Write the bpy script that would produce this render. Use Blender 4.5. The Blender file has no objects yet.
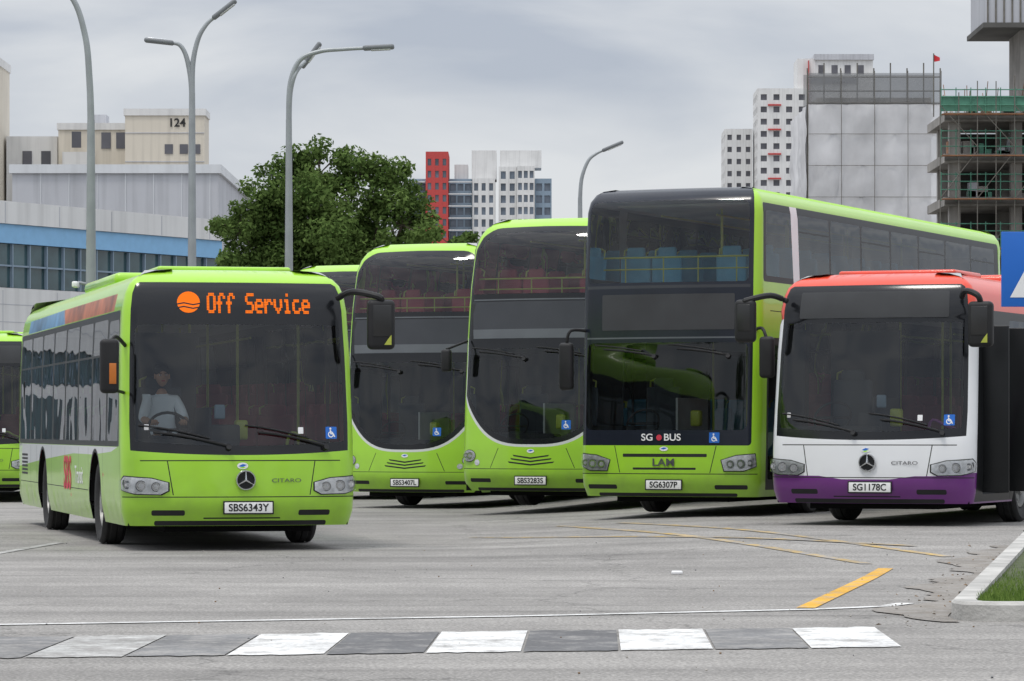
import bpy, bmesh, math, random, bisect
from mathutils import Vector, Matrix
from mathutils.geometry import delaunay_2d_cdt
random.seed(7)
R = random.Random(11)
scene = bpy.context.scene
COL = scene.collection

# ------------------------------------------------------------------ materials
MATS = {}
def newmat(name):
    m = bpy.data.materials.new(name); m.use_nodes = True
    nt = m.node_tree; nt.nodes.clear()
    out = nt.nodes.new('ShaderNodeOutputMaterial')
    MATS[name] = m
    return m, nt, out
def N(nt, t, **kw):
    n = nt.nodes.new(t)
    for k, v in kw.items():
        if k in n.inputs.keys(): n.inputs[k].default_value = v
        else: setattr(n, k, v)
    return n
def L(nt, a, b): nt.links.new(a, b)
def c4(c): return (c[0], c[1], c[2], 1)

def mat(name, col, rough=0.6, metal=0.0, coat=0.0, var=0.12, scale=3.0, bump=0.0, bscale=40.0, back=None, dirt=0.0, spec=0.5, streak=0.0):
    m, nt, out = newmat(name)
    p = N(nt, 'ShaderNodeBsdfPrincipled')
    p.inputs['Roughness'].default_value = rough
    p.inputs['Metallic'].default_value = metal
    p.inputs['Coat Weight'].default_value = coat
    p.inputs['Coat Roughness'].default_value = 0.06
    p.inputs['Coat IOR'].default_value = 1.4
    p.inputs['Specular IOR Level'].default_value = spec
    tc = N(nt, 'ShaderNodeTexCoord')
    no = N(nt, 'ShaderNodeTexNoise'); no.inputs['Scale'].default_value = scale; no.inputs['Detail'].default_value = 6
    L(nt, tc.outputs['Object'], no.inputs['Vector'])
    mr = N(nt, 'ShaderNodeMapRange'); mr.inputs[1].default_value = .3; mr.inputs[2].default_value = .7
    mr.inputs[3].default_value = 1 - var; mr.inputs[4].default_value = 1 + var
    L(nt, no.outputs['Fac'], mr.inputs[0])
    vm = N(nt, 'ShaderNodeVectorMath', operation='SCALE'); vm.inputs[0].default_value = col
    L(nt, mr.outputs[0], vm.inputs['Scale'])
    cur = vm.outputs[0]
    if streak > 0:
        mp = N(nt, 'ShaderNodeMapping'); mp.inputs['Scale'].default_value = (1.3, 1.3, .06); L(nt, tc.outputs['Object'], mp.inputs[0])
        n4 = N(nt, 'ShaderNodeTexNoise'); n4.inputs['Scale'].default_value = 2; n4.inputs['Detail'].default_value = 8; L(nt, mp.outputs[0], n4.inputs[0])
        r4 = N(nt, 'ShaderNodeMapRange'); r4.inputs[1].default_value = .45; r4.inputs[2].default_value = .7; r4.inputs[3].default_value = 1; r4.inputs[4].default_value = 1 - streak; L(nt, n4.outputs['Fac'], r4.inputs[0])
        v4 = N(nt, 'ShaderNodeVectorMath', operation='SCALE'); L(nt, cur, v4.inputs[0]); L(nt, r4.outputs[0], v4.inputs['Scale']); cur = v4.outputs[0]
    if dirt > 0:
        sx = N(nt, 'ShaderNodeSeparateXYZ'); L(nt, tc.outputs['Object'], sx.inputs[0])
        d1 = N(nt, 'ShaderNodeMapRange'); d1.inputs[1].default_value = 0.3; d1.inputs[2].default_value = 1.0
        d1.inputs[3].default_value = 1.0; d1.inputs[4].default_value = 0.12
        L(nt, sx.outputs['Z'], d1.inputs[0])
        n2 = N(nt, 'ShaderNodeTexNoise'); n2.inputs['Scale'].default_value = 6; n2.inputs['Detail'].default_value = 8
        L(nt, tc.outputs['Object'], n2.inputs['Vector'])
        mm = N(nt, 'ShaderNodeMath', operation='MULTIPLY'); L(nt, d1.outputs[0], mm.inputs[0]); L(nt, n2.outputs['Fac'], mm.inputs[1])
        m3 = N(nt, 'ShaderNodeMath', operation='MULTIPLY'); L(nt, mm.outputs[0], m3.inputs[0]); m3.inputs[1].default_value = dirt
        mx = N(nt, 'ShaderNodeMix', data_type='RGBA'); L(nt, m3.outputs[0], mx.inputs[0]); L(nt, cur, mx.inputs[6])
        mx.inputs[7].default_value = (.10, .09, .07, 1); cur = mx.outputs[2]
    if back is not None:
        g = N(nt, 'ShaderNodeNewGeometry')
        mx = N(nt, 'ShaderNodeMix', data_type='RGBA'); L(nt, g.outputs['Backfacing'], mx.inputs[0]); L(nt, cur, mx.inputs[6])
        mx.inputs[7].default_value = c4(back); cur = mx.outputs[2]
    L(nt, cur, p.inputs['Base Color'])
    if bump > 0:
        n3 = N(nt, 'ShaderNodeTexNoise'); n3.inputs['Scale'].default_value = bscale; n3.inputs['Detail'].default_value = 4
        L(nt, tc.outputs['Object'], n3.inputs['Vector'])
        b = N(nt, 'ShaderNodeBump'); b.inputs['Strength'].default_value = bump; b.inputs['Distance'].default_value = 0.02
        L(nt, n3.outputs['Fac'], b.inputs['Height']); L(nt, b.outputs[0], p.inputs['Normal'])
    L(nt, p.outputs[0], out.inputs[0])
    return m

def glass(name, tint, rough=0.01, dirt=0.004, ior=1.5):
    m, nt, out = newmat(name)
    fr = N(nt, 'ShaderNodeFresnel'); fr.inputs[0].default_value = ior
    tr = N(nt, 'ShaderNodeBsdfTransparent'); tr.inputs[0].default_value = c4(tint)
    gl = N(nt, 'ShaderNodeBsdfGlossy'); gl.inputs['Roughness'].default_value = rough; gl.inputs[0].default_value = (.95, .97, 1, 1)
    tc = N(nt, 'ShaderNodeTexCoord'); n3 = N(nt, 'ShaderNodeTexNoise'); n3.inputs['Scale'].default_value = 1.2; n3.inputs['Detail'].default_value = 1; L(nt, tc.outputs['Object'], n3.inputs[0])
    b = N(nt, 'ShaderNodeBump'); b.inputs['Strength'].default_value = .2; b.inputs['Distance'].default_value = .05; L(nt, n3.outputs['Fac'], b.inputs['Height']); L(nt, b.outputs[0], gl.inputs['Normal'])
    mx = N(nt, 'ShaderNodeMixShader'); L(nt, fr.outputs[0], mx.inputs[0]); L(nt, tr.outputs[0], mx.inputs[1]); L(nt, gl.outputs[0], mx.inputs[2])
    df = N(nt, 'ShaderNodeBsdfDiffuse'); df.inputs[0].default_value = (.35, .36, .36, 1)
    m2 = N(nt, 'ShaderNodeMixShader'); m2.inputs[0].default_value = dirt
    L(nt, mx.outputs[0], m2.inputs[1]); L(nt, df.outputs[0], m2.inputs[2]); L(nt, m2.outputs[0], out.inputs[0])
    return m

INT = (.32, .33, .32)
LIME = (.335, .64, .028)
mat('lime', LIME, .34, coat=.6, var=.04, scale=1.2, back=INT, dirt=.5)
mat('lime_clean', LIME, .4, var=.03)
mat('white_paint', (.76, .77, .78), .3, coat=.5, var=.03, back=INT, dirt=.35)
mat('trim_silver', (.60, .62, .60), .3, var=.03, back=INT)
mat('red_paint', (.70, .055, .018), .32, coat=.4, var=.05, back=INT)
mat('purple_paint', (.14, .015, .19), .3, coat=.5, var=.06, back=INT, dirt=.25)
mat('gloss_black', (.010, .011, .013), .15, coat=.0, var=.1, back=(.02, .02, .02), spec=.4)
mat('pillar_black', (.012, .013, .014), .35, var=.1, back=(.03, .03, .03), spec=.25)
mat('navy_black', (.012, .015, .024), .2, var=.1, back=(.03, .03, .03), spec=.4)
mat('band_grey', (.10, .11, .12), .3, var=.08, back=(.05, .05, .05))
mat('band_dark', (.035, .038, .044), .25, var=.08, back=(.05, .05, .05))
mat('gap', (.02, .022, .015), .8, back=(.02, .02, .02))
mat('trim_black', (.018, .018, .019), .55, var=.2, back=(.02, .02, .02), spec=.3)
mat('rubber', (.022, .022, .022), .85, var=.25, scale=9, bump=.3)
mat('hub_metal', (.30, .30, .29), .5, metal=.6, var=.25, scale=8)
mat('chrome', (.6, .61, .62), .18, metal=1, var=.03)
mat('mirror_back', (.02, .02, .02), .3, var=.1)
mat('reflector', (.66, .67, .68), .25, metal=.6, var=.25, scale=20)
mat('lamp_dark', (.12, .12, .13), .3, metal=.4, var=.2)
mat('amber', (.5, .15, .02), .3)
mat('plate_white', (.78, .78, .76), .5, var=.04)
mat('ink_black', (.01, .01, .01), .5)
mat('ink_red', (.55, .03, .06), .5)
mat('ink_blue', (.01, .13, .52), .4, var=.03)
mat('ink_white', (.78, .78, .78), .5, var=.03)
mat('strip_orange', (.34, .10, .04), .4, var=.6, scale=1.7)
mat('strip_blue', (.10, .24, .40), .4, var=.5, scale=1.3)
mat('yellow_rail', (.40, .44, .06), .35)
mat('seat_blue', (.10, .30, .42), .8, var=.2)
mat('seat_red', (.30, .045, .06), .8, var=.2)
mat('seat_dark', (.05, .06, .07), .8, var=.2)
mat('interior_grey', (.46, .47, .46), .7)
mat('interior_dark', (.04, .042, .045), .8)
mat('underbody', (.010, .010, .010), .95, spec=.1)
mat('skin', (.46, .26, .17), .55, var=.05)
mat('hair', (.012, .010, .009), .6)
mat('shirt', (.76, .80, .84), .8, var=.05)
mat('trousers', (.02, .02, .03), .8)
mat('purple_rail', (.25, .03, .22), .35)
glass('windscreen', (.70, .74, .74), ior=1.52)
glass('upper_screen', (.84, .87, .87), ior=1.52)
glass('side_glass', (.40, .44, .45), ior=1.38)
glass('upper_side_glass', (.48, .52, .53), ior=1.36)
glass('lens', (.9, .9, .9), rough=.04, dirt=.02)
m, nt, out = newmat('led_orange')
e = N(nt, 'ShaderNodeEmission'); e.inputs[0].default_value = (1, .20, .02, 1); e.inputs[1].default_value = 1.1; L(nt, e.outputs[0], out.inputs[0])

mat('galv', (.30, .32, .33), .5, metal=.3, var=.12, scale=2)
mat('lamp_head', (.16, .17, .18), .5, var=.1)
mat('bld_white', (.66, .66, .65), .8, var=.06, scale=.3, streak=.15)
mat('bld_cream', (.64, .59, .50), .8, var=.06, scale=.2, streak=.18)
mat('bld_grey', (.46, .47, .50), .8, var=.08, scale=.3, streak=.18)
mat('bld_bluegrey', (.22, .29, .36), .7, var=.06, scale=.3)
mat('bld_red', (.46, .06, .055), .8, var=.05)
mat('bld_sky', (.22, .44, .68), .5, var=.05)
mat('bld_panel', (.62, .64, .66), .5, var=.05, scale=.5, streak=.1)
mat('bld_glass', (.04, .08, .09), .12, var=.5, scale=.6, spec=.8)
mat('bld_glass_far', (.13, .16, .20), .25, var=.4, scale=.25)  # far window glass, distance haze lightened into the colour
mat('bld_window_dark', (.10, .10, .115), .3, var=.3, scale=.4)
mat('concrete', (.27, .255, .235), .9, var=.3, scale=.6, bump=.2, bscale=5, streak=.3)
mat('concrete_dark', (.09, .088, .082), .9, var=.3, scale=.6)
mat('scaf_tube', (.16, .15, .13), .5, metal=.4, var=.2)
mat('scaf_green', (.07, .22, .15), .6, var=.2)
mat('scaf_rust', (.25, .12, .06), .8, var=.3)
mat('flag_red', (.6, .03, .04), .7)
mat('bark', (.10, .08, .06), .9, var=.3, scale=4, bump=.5, bscale=12)
mat('kerb_conc', (.42, .41, .385), .9, var=.3, scale=2.5, bump=.5, bscale=30)
mat('soil', (.06, .075, .03), .95, var=.3, scale=5)
mat('dead_leaf', (.20, .13, .07), .9, var=.4, scale=9)
mat('pebble', (.34, .32, .29), .9, var=.4, scale=9)

def leafmat(name, a, b, scale=1.0):
    m, nt, out = newmat(name)
    g = N(nt, 'ShaderNodeNewGeometry')
    no = N(nt, 'ShaderNodeTexNoise'); no.inputs['Scale'].default_value = scale; L(nt, g.outputs['Position'], no.inputs['Vector'])
    ad = N(nt, 'ShaderNodeMath', operation='ADD'); L(nt, no.outputs['Fac'], ad.inputs[0])
    ml = N(nt, 'ShaderNodeMath', operation='MULTIPLY'); L(nt, g.outputs['Random Per Island'], ml.inputs[0]); ml.inputs[1].default_value = .5
    L(nt, ml.outputs[0], ad.inputs[1])
    mr = N(nt, 'ShaderNodeMapRange'); mr.inputs[1].default_value = .35; mr.inputs[2].default_value = 1.05; L(nt, ad.outputs[0], mr.inputs[0])
    mx = N(nt, 'ShaderNodeMix', data_type='RGBA'); L(nt, mr.outputs[0], mx.inputs[0]); mx.inputs[6].default_value = c4(a); mx.inputs[7].default_value = c4(b)
    d = N(nt, 'ShaderNodeBsdfDiffuse'); L(nt, mx.outputs[2], d.inputs['Color'])
    t = N(nt, 'ShaderNodeBsdfTranslucent'); L(nt, mx.outputs[2], t.inputs[0])
    ms = N(nt, 'ShaderNodeMixShader'); ms.inputs[0].default_value = .35; L(nt, d.outputs[0], ms.inputs[1]); L(nt, t.outputs[0], ms.inputs[2])
    L(nt, ms.outputs[0], out.inputs[0]); return m
leafmat('leaves', (.045, .085, .022), (.16, .235, .07), .9)
leafmat('far_leaves', (.03, .055, .02), (.09, .14, .05), .25)
leafmat('grass_blades', (.07, .13, .025), (.20, .29, .07), 3)

def asphalt(name, base, crack=True):
    m, nt, out = newmat(name)
    g = N(nt, 'ShaderNodeNewGeometry')
    p = N(nt, 'ShaderNodeBsdfPrincipled'); p.inputs['Roughness'].default_value = .85; p.inputs['Specular IOR Level'].default_value = .3
    def noise(sc, det=6, ro=.6, src=None):
        n = N(nt, 'ShaderNodeTexNoise'); n.inputs['Scale'].default_value = sc; n.inputs['Detail'].default_value = det; n.inputs['Roughness'].default_value = ro
        L(nt, src or g.outputs['Position'], n.inputs['Vector']); return n
    def rng(src, a, b, c, d):
        r = N(nt, 'ShaderNodeMapRange'); r.inputs[1].default_value = a; r.inputs[2].default_value = b; r.inputs[3].default_value = c; r.inputs[4].default_value = d
        L(nt, src, r.inputs[0]); return r.outputs[0]
    def mul(a, b):
        q = N(nt, 'ShaderNodeMath', operation='MULTIPLY'); L(nt, a, q.inputs[0]); L(nt, b, q.inputs[1]); return q.outputs[0]
    big = rng(noise(.16, 6).outputs['Fac'], .3, .7, .78, 1.18)
    med = rng(noise(1.1, 8, .7).outputs['Fac'], .3, .7, .82, 1.15)
    fine = rng(noise(38, 3).outputs['Fac'], .3, .7, .66, 1.32)
    vo = N(nt, 'ShaderNodeTexVoronoi'); vo.inputs['Scale'].default_value = 46; L(nt, g.outputs['Position'], vo.inputs['Vector'])
    agg = rng(vo.outputs['Distance'], 0, .6, 1.28, .78)
    f = mul(mul(big, med), mul(fine, agg))
    def streak(rot, sx_, sy_, a, b, lo, hi):
        mp = N(nt, 'ShaderNodeMapping'); mp.inputs['Scale'].default_value = (sx_, sy_, 1); mp.inputs['Rotation'].default_value = (0, 0, rot)
        L(nt, g.outputs['Position'], mp.inputs['Vector'])
        return rng(noise(1.0, 5, .6, mp.outputs[0]).outputs['Fac'], a, b, lo, hi)
    f = mul(f, streak(.12, .05, .9, .35, .65, .86, 1.08)); f = mul(f, streak(.9, .06, 1.6, .54, .68, 1.0, .82)); f = mul(f, streak(-.35, .04, 2.2, .56, .68, 1.0, .85))
    f = mul(f, rng(noise(.55, 3).outputs['Fac'], .58, .74, 1.0, .80))
    f = mul(f, rng(noise(2.7, 2).outputs['Fac'], .69, .76, 1.0, .62))
    if crack:
        n5 = noise(2.2, 4)
        vm = N(nt, 'ShaderNodeVectorMath', operation='SCALE'); L(nt, n5.outputs['Color'], vm.inputs[0]); vm.inputs['Scale'].default_value = .9
        va = N(nt, 'ShaderNodeVectorMath', operation='ADD'); L(nt, vm.outputs[0], va.inputs[0]); L(nt, g.outputs['Position'], va.inputs[1])
        v2 = N(nt, 'ShaderNodeTexVoronoi', feature='DISTANCE_TO_EDGE'); v2.inputs['Scale'].default_value = .22; L(nt, va.outputs[0], v2.inputs['Vector'])
        f = mul(f, rng(v2.outputs['Distance'], 0, .007, .6, 1.0))
    sc = N(nt, 'ShaderNodeVectorMath', operation='SCALE'); sc.inputs[0].default_value = base; L(nt, f, sc.inputs['Scale'])
    L(nt, sc.outputs[0], p.inputs['Base Color'])
    b = N(nt, 'ShaderNodeBump'); b.inputs['Strength'].default_value = .6; b.inputs['Distance'].default_value = .012
    L(nt, noise(60, 3).outputs['Fac'], b.inputs['Height']); L(nt, b.outputs[0], p.inputs['Normal'])
    L(nt, p.outputs[0], out.inputs[0]); return m
AS = (.33, .316, .296)
asphalt('asphalt', AS)

def roadpaint(name, col, wear, under=(.30, .29, .275), soft=.09):
    m, nt, out = newmat(name)
    g = N(nt, 'ShaderNodeNewGeometry')
    n = N(nt, 'ShaderNodeTexNoise'); n.inputs['Scale'].default_value = 3.5; n.inputs['Detail'].default_value = 12; n.inputs['Roughness'].default_value = .75
    L(nt, g.outputs['Position'], n.inputs['Vector'])
    r = N(nt, 'ShaderNodeMapRange'); r.inputs[1].default_value = wear - soft; r.inputs[2].default_value = wear + soft * .7; L(nt, n.outputs['Fac'], r.inputs[0])
    n2 = N(nt, 'ShaderNodeTexNoise'); n2.inputs['Scale'].default_value = 1.2; n2.inputs['Detail'].default_value = 8; L(nt, g.outputs['Position'], n2.inputs['Vector'])
    n6 = N(nt, 'ShaderNodeTexNoise'); n6.inputs['Scale'].default_value = 40; n6.inputs['Detail'].default_value = 3; L(nt, g.outputs['Position'], n6.inputs['Vector'])
    ad = N(nt, 'ShaderNodeMath', operation='ADD'); L(nt, n2.outputs['Fac'], ad.inputs[0]); L(nt, n6.outputs['Fac'], ad.inputs[1])
    r2 = N(nt, 'ShaderNodeMapRange'); r2.inputs[1].default_value = .7; r2.inputs[2].default_value = 1.3; r2.inputs[3].default_value = .66; r2.inputs[4].default_value = 1.16; L(nt, ad.outputs[0], r2.inputs[0])
    mx = N(nt, 'ShaderNodeMix', data_type='RGBA'); L(nt, r.outputs[0], mx.inputs[0]); mx.inputs[6].default_value = c4(col); mx.inputs[7].default_value = c4(under)
    sc = N(nt, 'ShaderNodeVectorMath', operation='SCALE'); L(nt, mx.outputs[2], sc.inputs[0]); L(nt, r2.outputs[0], sc.inputs['Scale'])
    p = N(nt, 'ShaderNodeBsdfPrincipled'); p.inputs['Roughness'].default_value = .75; p.inputs['Specular IOR Level'].default_value = .3; L(nt, sc.outputs[0], p.inputs['Base Color'])
    L(nt, p.outputs[0], out.inputs[0]); return m
roadpaint('paint_white', (.72, .72, .70), .58)
roadpaint('paint_white_worn', (.50, .50, .48), .50)
roadpaint('paint_dark', (.13, .13, .132), .59)
roadpaint('paint_dark_worn', (.18, .18, .18), .54)
roadpaint('paint_yellow', (.70, .38, .03), .57)
roadpaint('paint_yellow_worn', (.54, .37, .12), .50)
roadpaint('dirt', (.20, .175, .145), .53, under=(.31, .295, .275), soft=.2)

def netmat(name, col, alpha, sc):
    m, nt, out = newmat(name)
    g = N(nt, 'ShaderNodeTexCoord')
    n = N(nt, 'ShaderNodeTexNoise'); n.inputs['Scale'].default_value = sc; n.inputs['Detail'].default_value = 6; L(nt, g.outputs['Object'], n.inputs['Vector'])
    r = N(nt, 'ShaderNodeMapRange'); r.inputs[1].default_value = .3; r.inputs[2].default_value = .7; r.inputs[3].default_value = .82; r.inputs[4].default_value = 1.12; L(nt, n.outputs['Fac'], r.inputs[0])
    s = N(nt, 'ShaderNodeVectorMath', operation='SCALE'); s.inputs[0].default_value = col; L(nt, r.outputs[0], s.inputs['Scale'])
    d = N(nt, 'ShaderNodeBsdfDiffuse'); L(nt, s.outputs[0], d.inputs[0])
    t = N(nt, 'ShaderNodeBsdfTransparent')
    mx = N(nt, 'ShaderNodeMixShader'); mx.inputs[0].default_value = alpha; L(nt, t.outputs[0], mx.inputs[1]); L(nt, d.outputs[0], mx.inputs[2]); L(nt, mx.outputs[0], out.inputs[0])
netmat('net_white', (.68, .68, .69), .84, .5)
netmat('net_grey', (.22, .225, .23), .6, .5)

# ------------------------------------------------------------------ mesh builder
class MB:
    def __init__(s): s.V = []; s.F = []; s.FM = []; s.mats = []; s.NR = None
    def mi(s, m):
        if m not in s.mats: s.mats.append(m)
        return s.mats.index(m)
    def add(s, verts, faces, m, M=None):
        o = len(s.V); i = s.mi(m)
        for v in verts:
            v = Vector(v)
            s.V.append(M @ v if M else v)
        for f in faces: s.F.append([o + k for k in f]); s.FM.append(i)
    def box(s, x0, x1, y0, y1, z0, z1, m, M=None):
        v = [(x0, y0, z0), (x1, y0, z0), (x1, y1, z0), (x0, y1, z0), (x0, y0, z1), (x1, y0, z1), (x1, y1, z1), (x0, y1, z1)]
        f = [(0, 3, 2, 1), (4, 5, 6, 7), (0, 1, 5, 4), (1, 2, 6, 5), (2, 3, 7, 6), (3, 0, 4, 7)]
        s.add(v, f, m, M)
    def rbox(s, c, d, r, m, M=None, seg=3):
        bm = bmesh.new(); bmesh.ops.create_cube(bm, size=1)
        for v in bm.verts: v.co = Vector((v.co.x * d[0] + c[0], v.co.y * d[1] + c[1], v.co.z * d[2] + c[2]))
        bmesh.ops.bevel(bm, geom=bm.edges[:], offset=r, segments=seg, profile=.5, affect='EDGES')
        bm.verts.index_update()
        s.add([v.co.copy() for v in bm.verts], [[v.index for v in f.verts] for f in bm.faces], m, M); bm.free()
    def tube(s, pts, r, m, n=8, M=None):
        pts = [Vector(p) for p in pts]; rr = r if isinstance(r, (list, tuple)) else [r] * len(pts)
        vs = []; fs = []
        for i, p in enumerate(pts):
            d = (pts[min(i + 1, len(pts) - 1)] - pts[max(i - 1, 0)]).normalized()
            ref = Vector((0, 1, 0)) if abs(d.y) < .9 else Vector((1, 0, 0))
            a = d.cross(ref).normalized(); b = d.cross(a)
            for k in range(n):
                t = 2 * math.pi * k / n; vs.append(p + (a * math.cos(t) + b * math.sin(t)) * rr[i])
        for i in range(len(pts) - 1):
            for k in range(n):
                fs.append((i * n + k, i * n + (k + 1) % n, (i + 1) * n + (k + 1) % n, (i + 1) * n + k))
        fs.append(list(range(n))[::-1]); fs.append([(len(pts) - 1) * n + k for k in range(n)])
        s.add(vs, fs, m, M)
    def lathe(s, prof, m, M=None, n=32):
        vs = []; fs = []
        for (r, h) in prof:
            for k in range(n):
                t = 2 * math.pi * k / n; vs.append((h, r * math.cos(t), r * math.sin(t)))
        for i in range(len(prof) - 1):
            for k in range(n): fs.append((i * n + k, i * n + (k + 1) % n, (i + 1) * n + (k + 1) % n, (i + 1) * n + k))
        s.add(vs, fs, m, M)
    def obj(s, name, parent=None, angle=35, smooth=True):
        me = bpy.data.meshes.new(name); me.from_pydata([tuple(v) for v in s.V], [], s.F)
        for m in s.mats: me.materials.append(MATS[m])
        me.polygons.foreach_set('material_index', s.FM)
        if smooth:
            me.polygons.foreach_set('use_smooth', [True] * len(s.F))
            me.update()
            if s.NR and len(s.NR) == len(s.V): me.normals_split_custom_set_from_vertices([tuple(n) for n in s.NR])
            else: me.set_sharp_from_angle(angle=math.radians(angle))
        me.update()
        o = bpy.data.objects.new(name, me); COL.objects.link(o)
        if parent: o.parent = parent
        return o
def root(name, loc=(0, 0, 0), rz=0):
    o = bpy.data.objects.new(name, None); COL.objects.link(o); o.location = loc; o.rotation_euler = (0, 0, math.radians(rz)); o.empty_display_size = .3
    return o
def smooth_path(P, n=6):
    P = [Vector(p) for p in P]; out = []
    for i in range(len(P) - 1):
        p0 = P[max(i - 1, 0)]; p1 = P[i]; p2 = P[i + 1]; p3 = P[min(i + 2, len(P) - 1)]
        for k in range(n):
            t = k / n
            out.append(.5 * ((2 * p1) + (p2 - p0) * t + (2 * p0 - 5 * p1 + 4 * p2 - p3) * t * t + (3 * p1 - p0 - 3 * p2 + p3) * t ** 3))
    out.append(P[-1]); return out
def text(body, size, loc, rot, m, parent, name='lettering', bold=0.0, sx=1.0, align='CENTER'):
    cu = bpy.data.curves.new(name, 'FONT'); cu.body = body; cu.size = size; cu.align_x = align; cu.align_y = 'CENTER'; cu.extrude = .001; cu.offset = bold
    cu.materials.append(MATS[m]); o = bpy.data.objects.new(name, cu); COL.objects.link(o)
    o.location = loc; o.rotation_euler = [math.radians(a) for a in rot]; o.scale = (sx, 1, 1); o.parent = parent; return o

def interp(tab, t):
    if t <= tab[0][0]: return tab[0][1]
    for i in range(len(tab) - 1):
        if t <= tab[i + 1][0]:
            a, b = tab[i], tab[i + 1]; return a[1] + (b[1] - a[1]) * (t - a[0]) / (b[0] - a[0])
    return tab[-1][1]
def pip(poly, x, y):
    c = False; j = len(poly) - 1
    for i in range(len(poly)):
        xi, yi = poly[i]; xj, yj = poly[j]
        if (yi > y) != (yj > y) and x < (xj - xi) * (y - yi) / (yj - yi) + xi: c = not c
        j = i
    return c
def rrect(a, b, c, d, r, n=4, rt=None):
    if a > b: a, b = b, a
    rt = rt if rt is not None else r
    P = []
    for (cx, cy, a0, q) in ((b - rt, d - rt, 0, rt), (a + rt, d - rt, 90, rt), (a + r, c + r, 180, r), (b - r, c + r, 270, r)):
        for k in range(n + 1):
            t = math.radians(a0 + 90 * k / n); P.append((cx + q * math.cos(t), cy + q * math.sin(t)))
    return P
def circ(x, y, rx, ry=None, n=20):
    ry = ry or rx; return [(x + rx * math.cos(2 * math.pi * k / n), y + ry * math.sin(2 * math.pi * k / n)) for k in range(n)]
def mir(P): return [(-x, y) for x, y in P][::-1]

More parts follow.
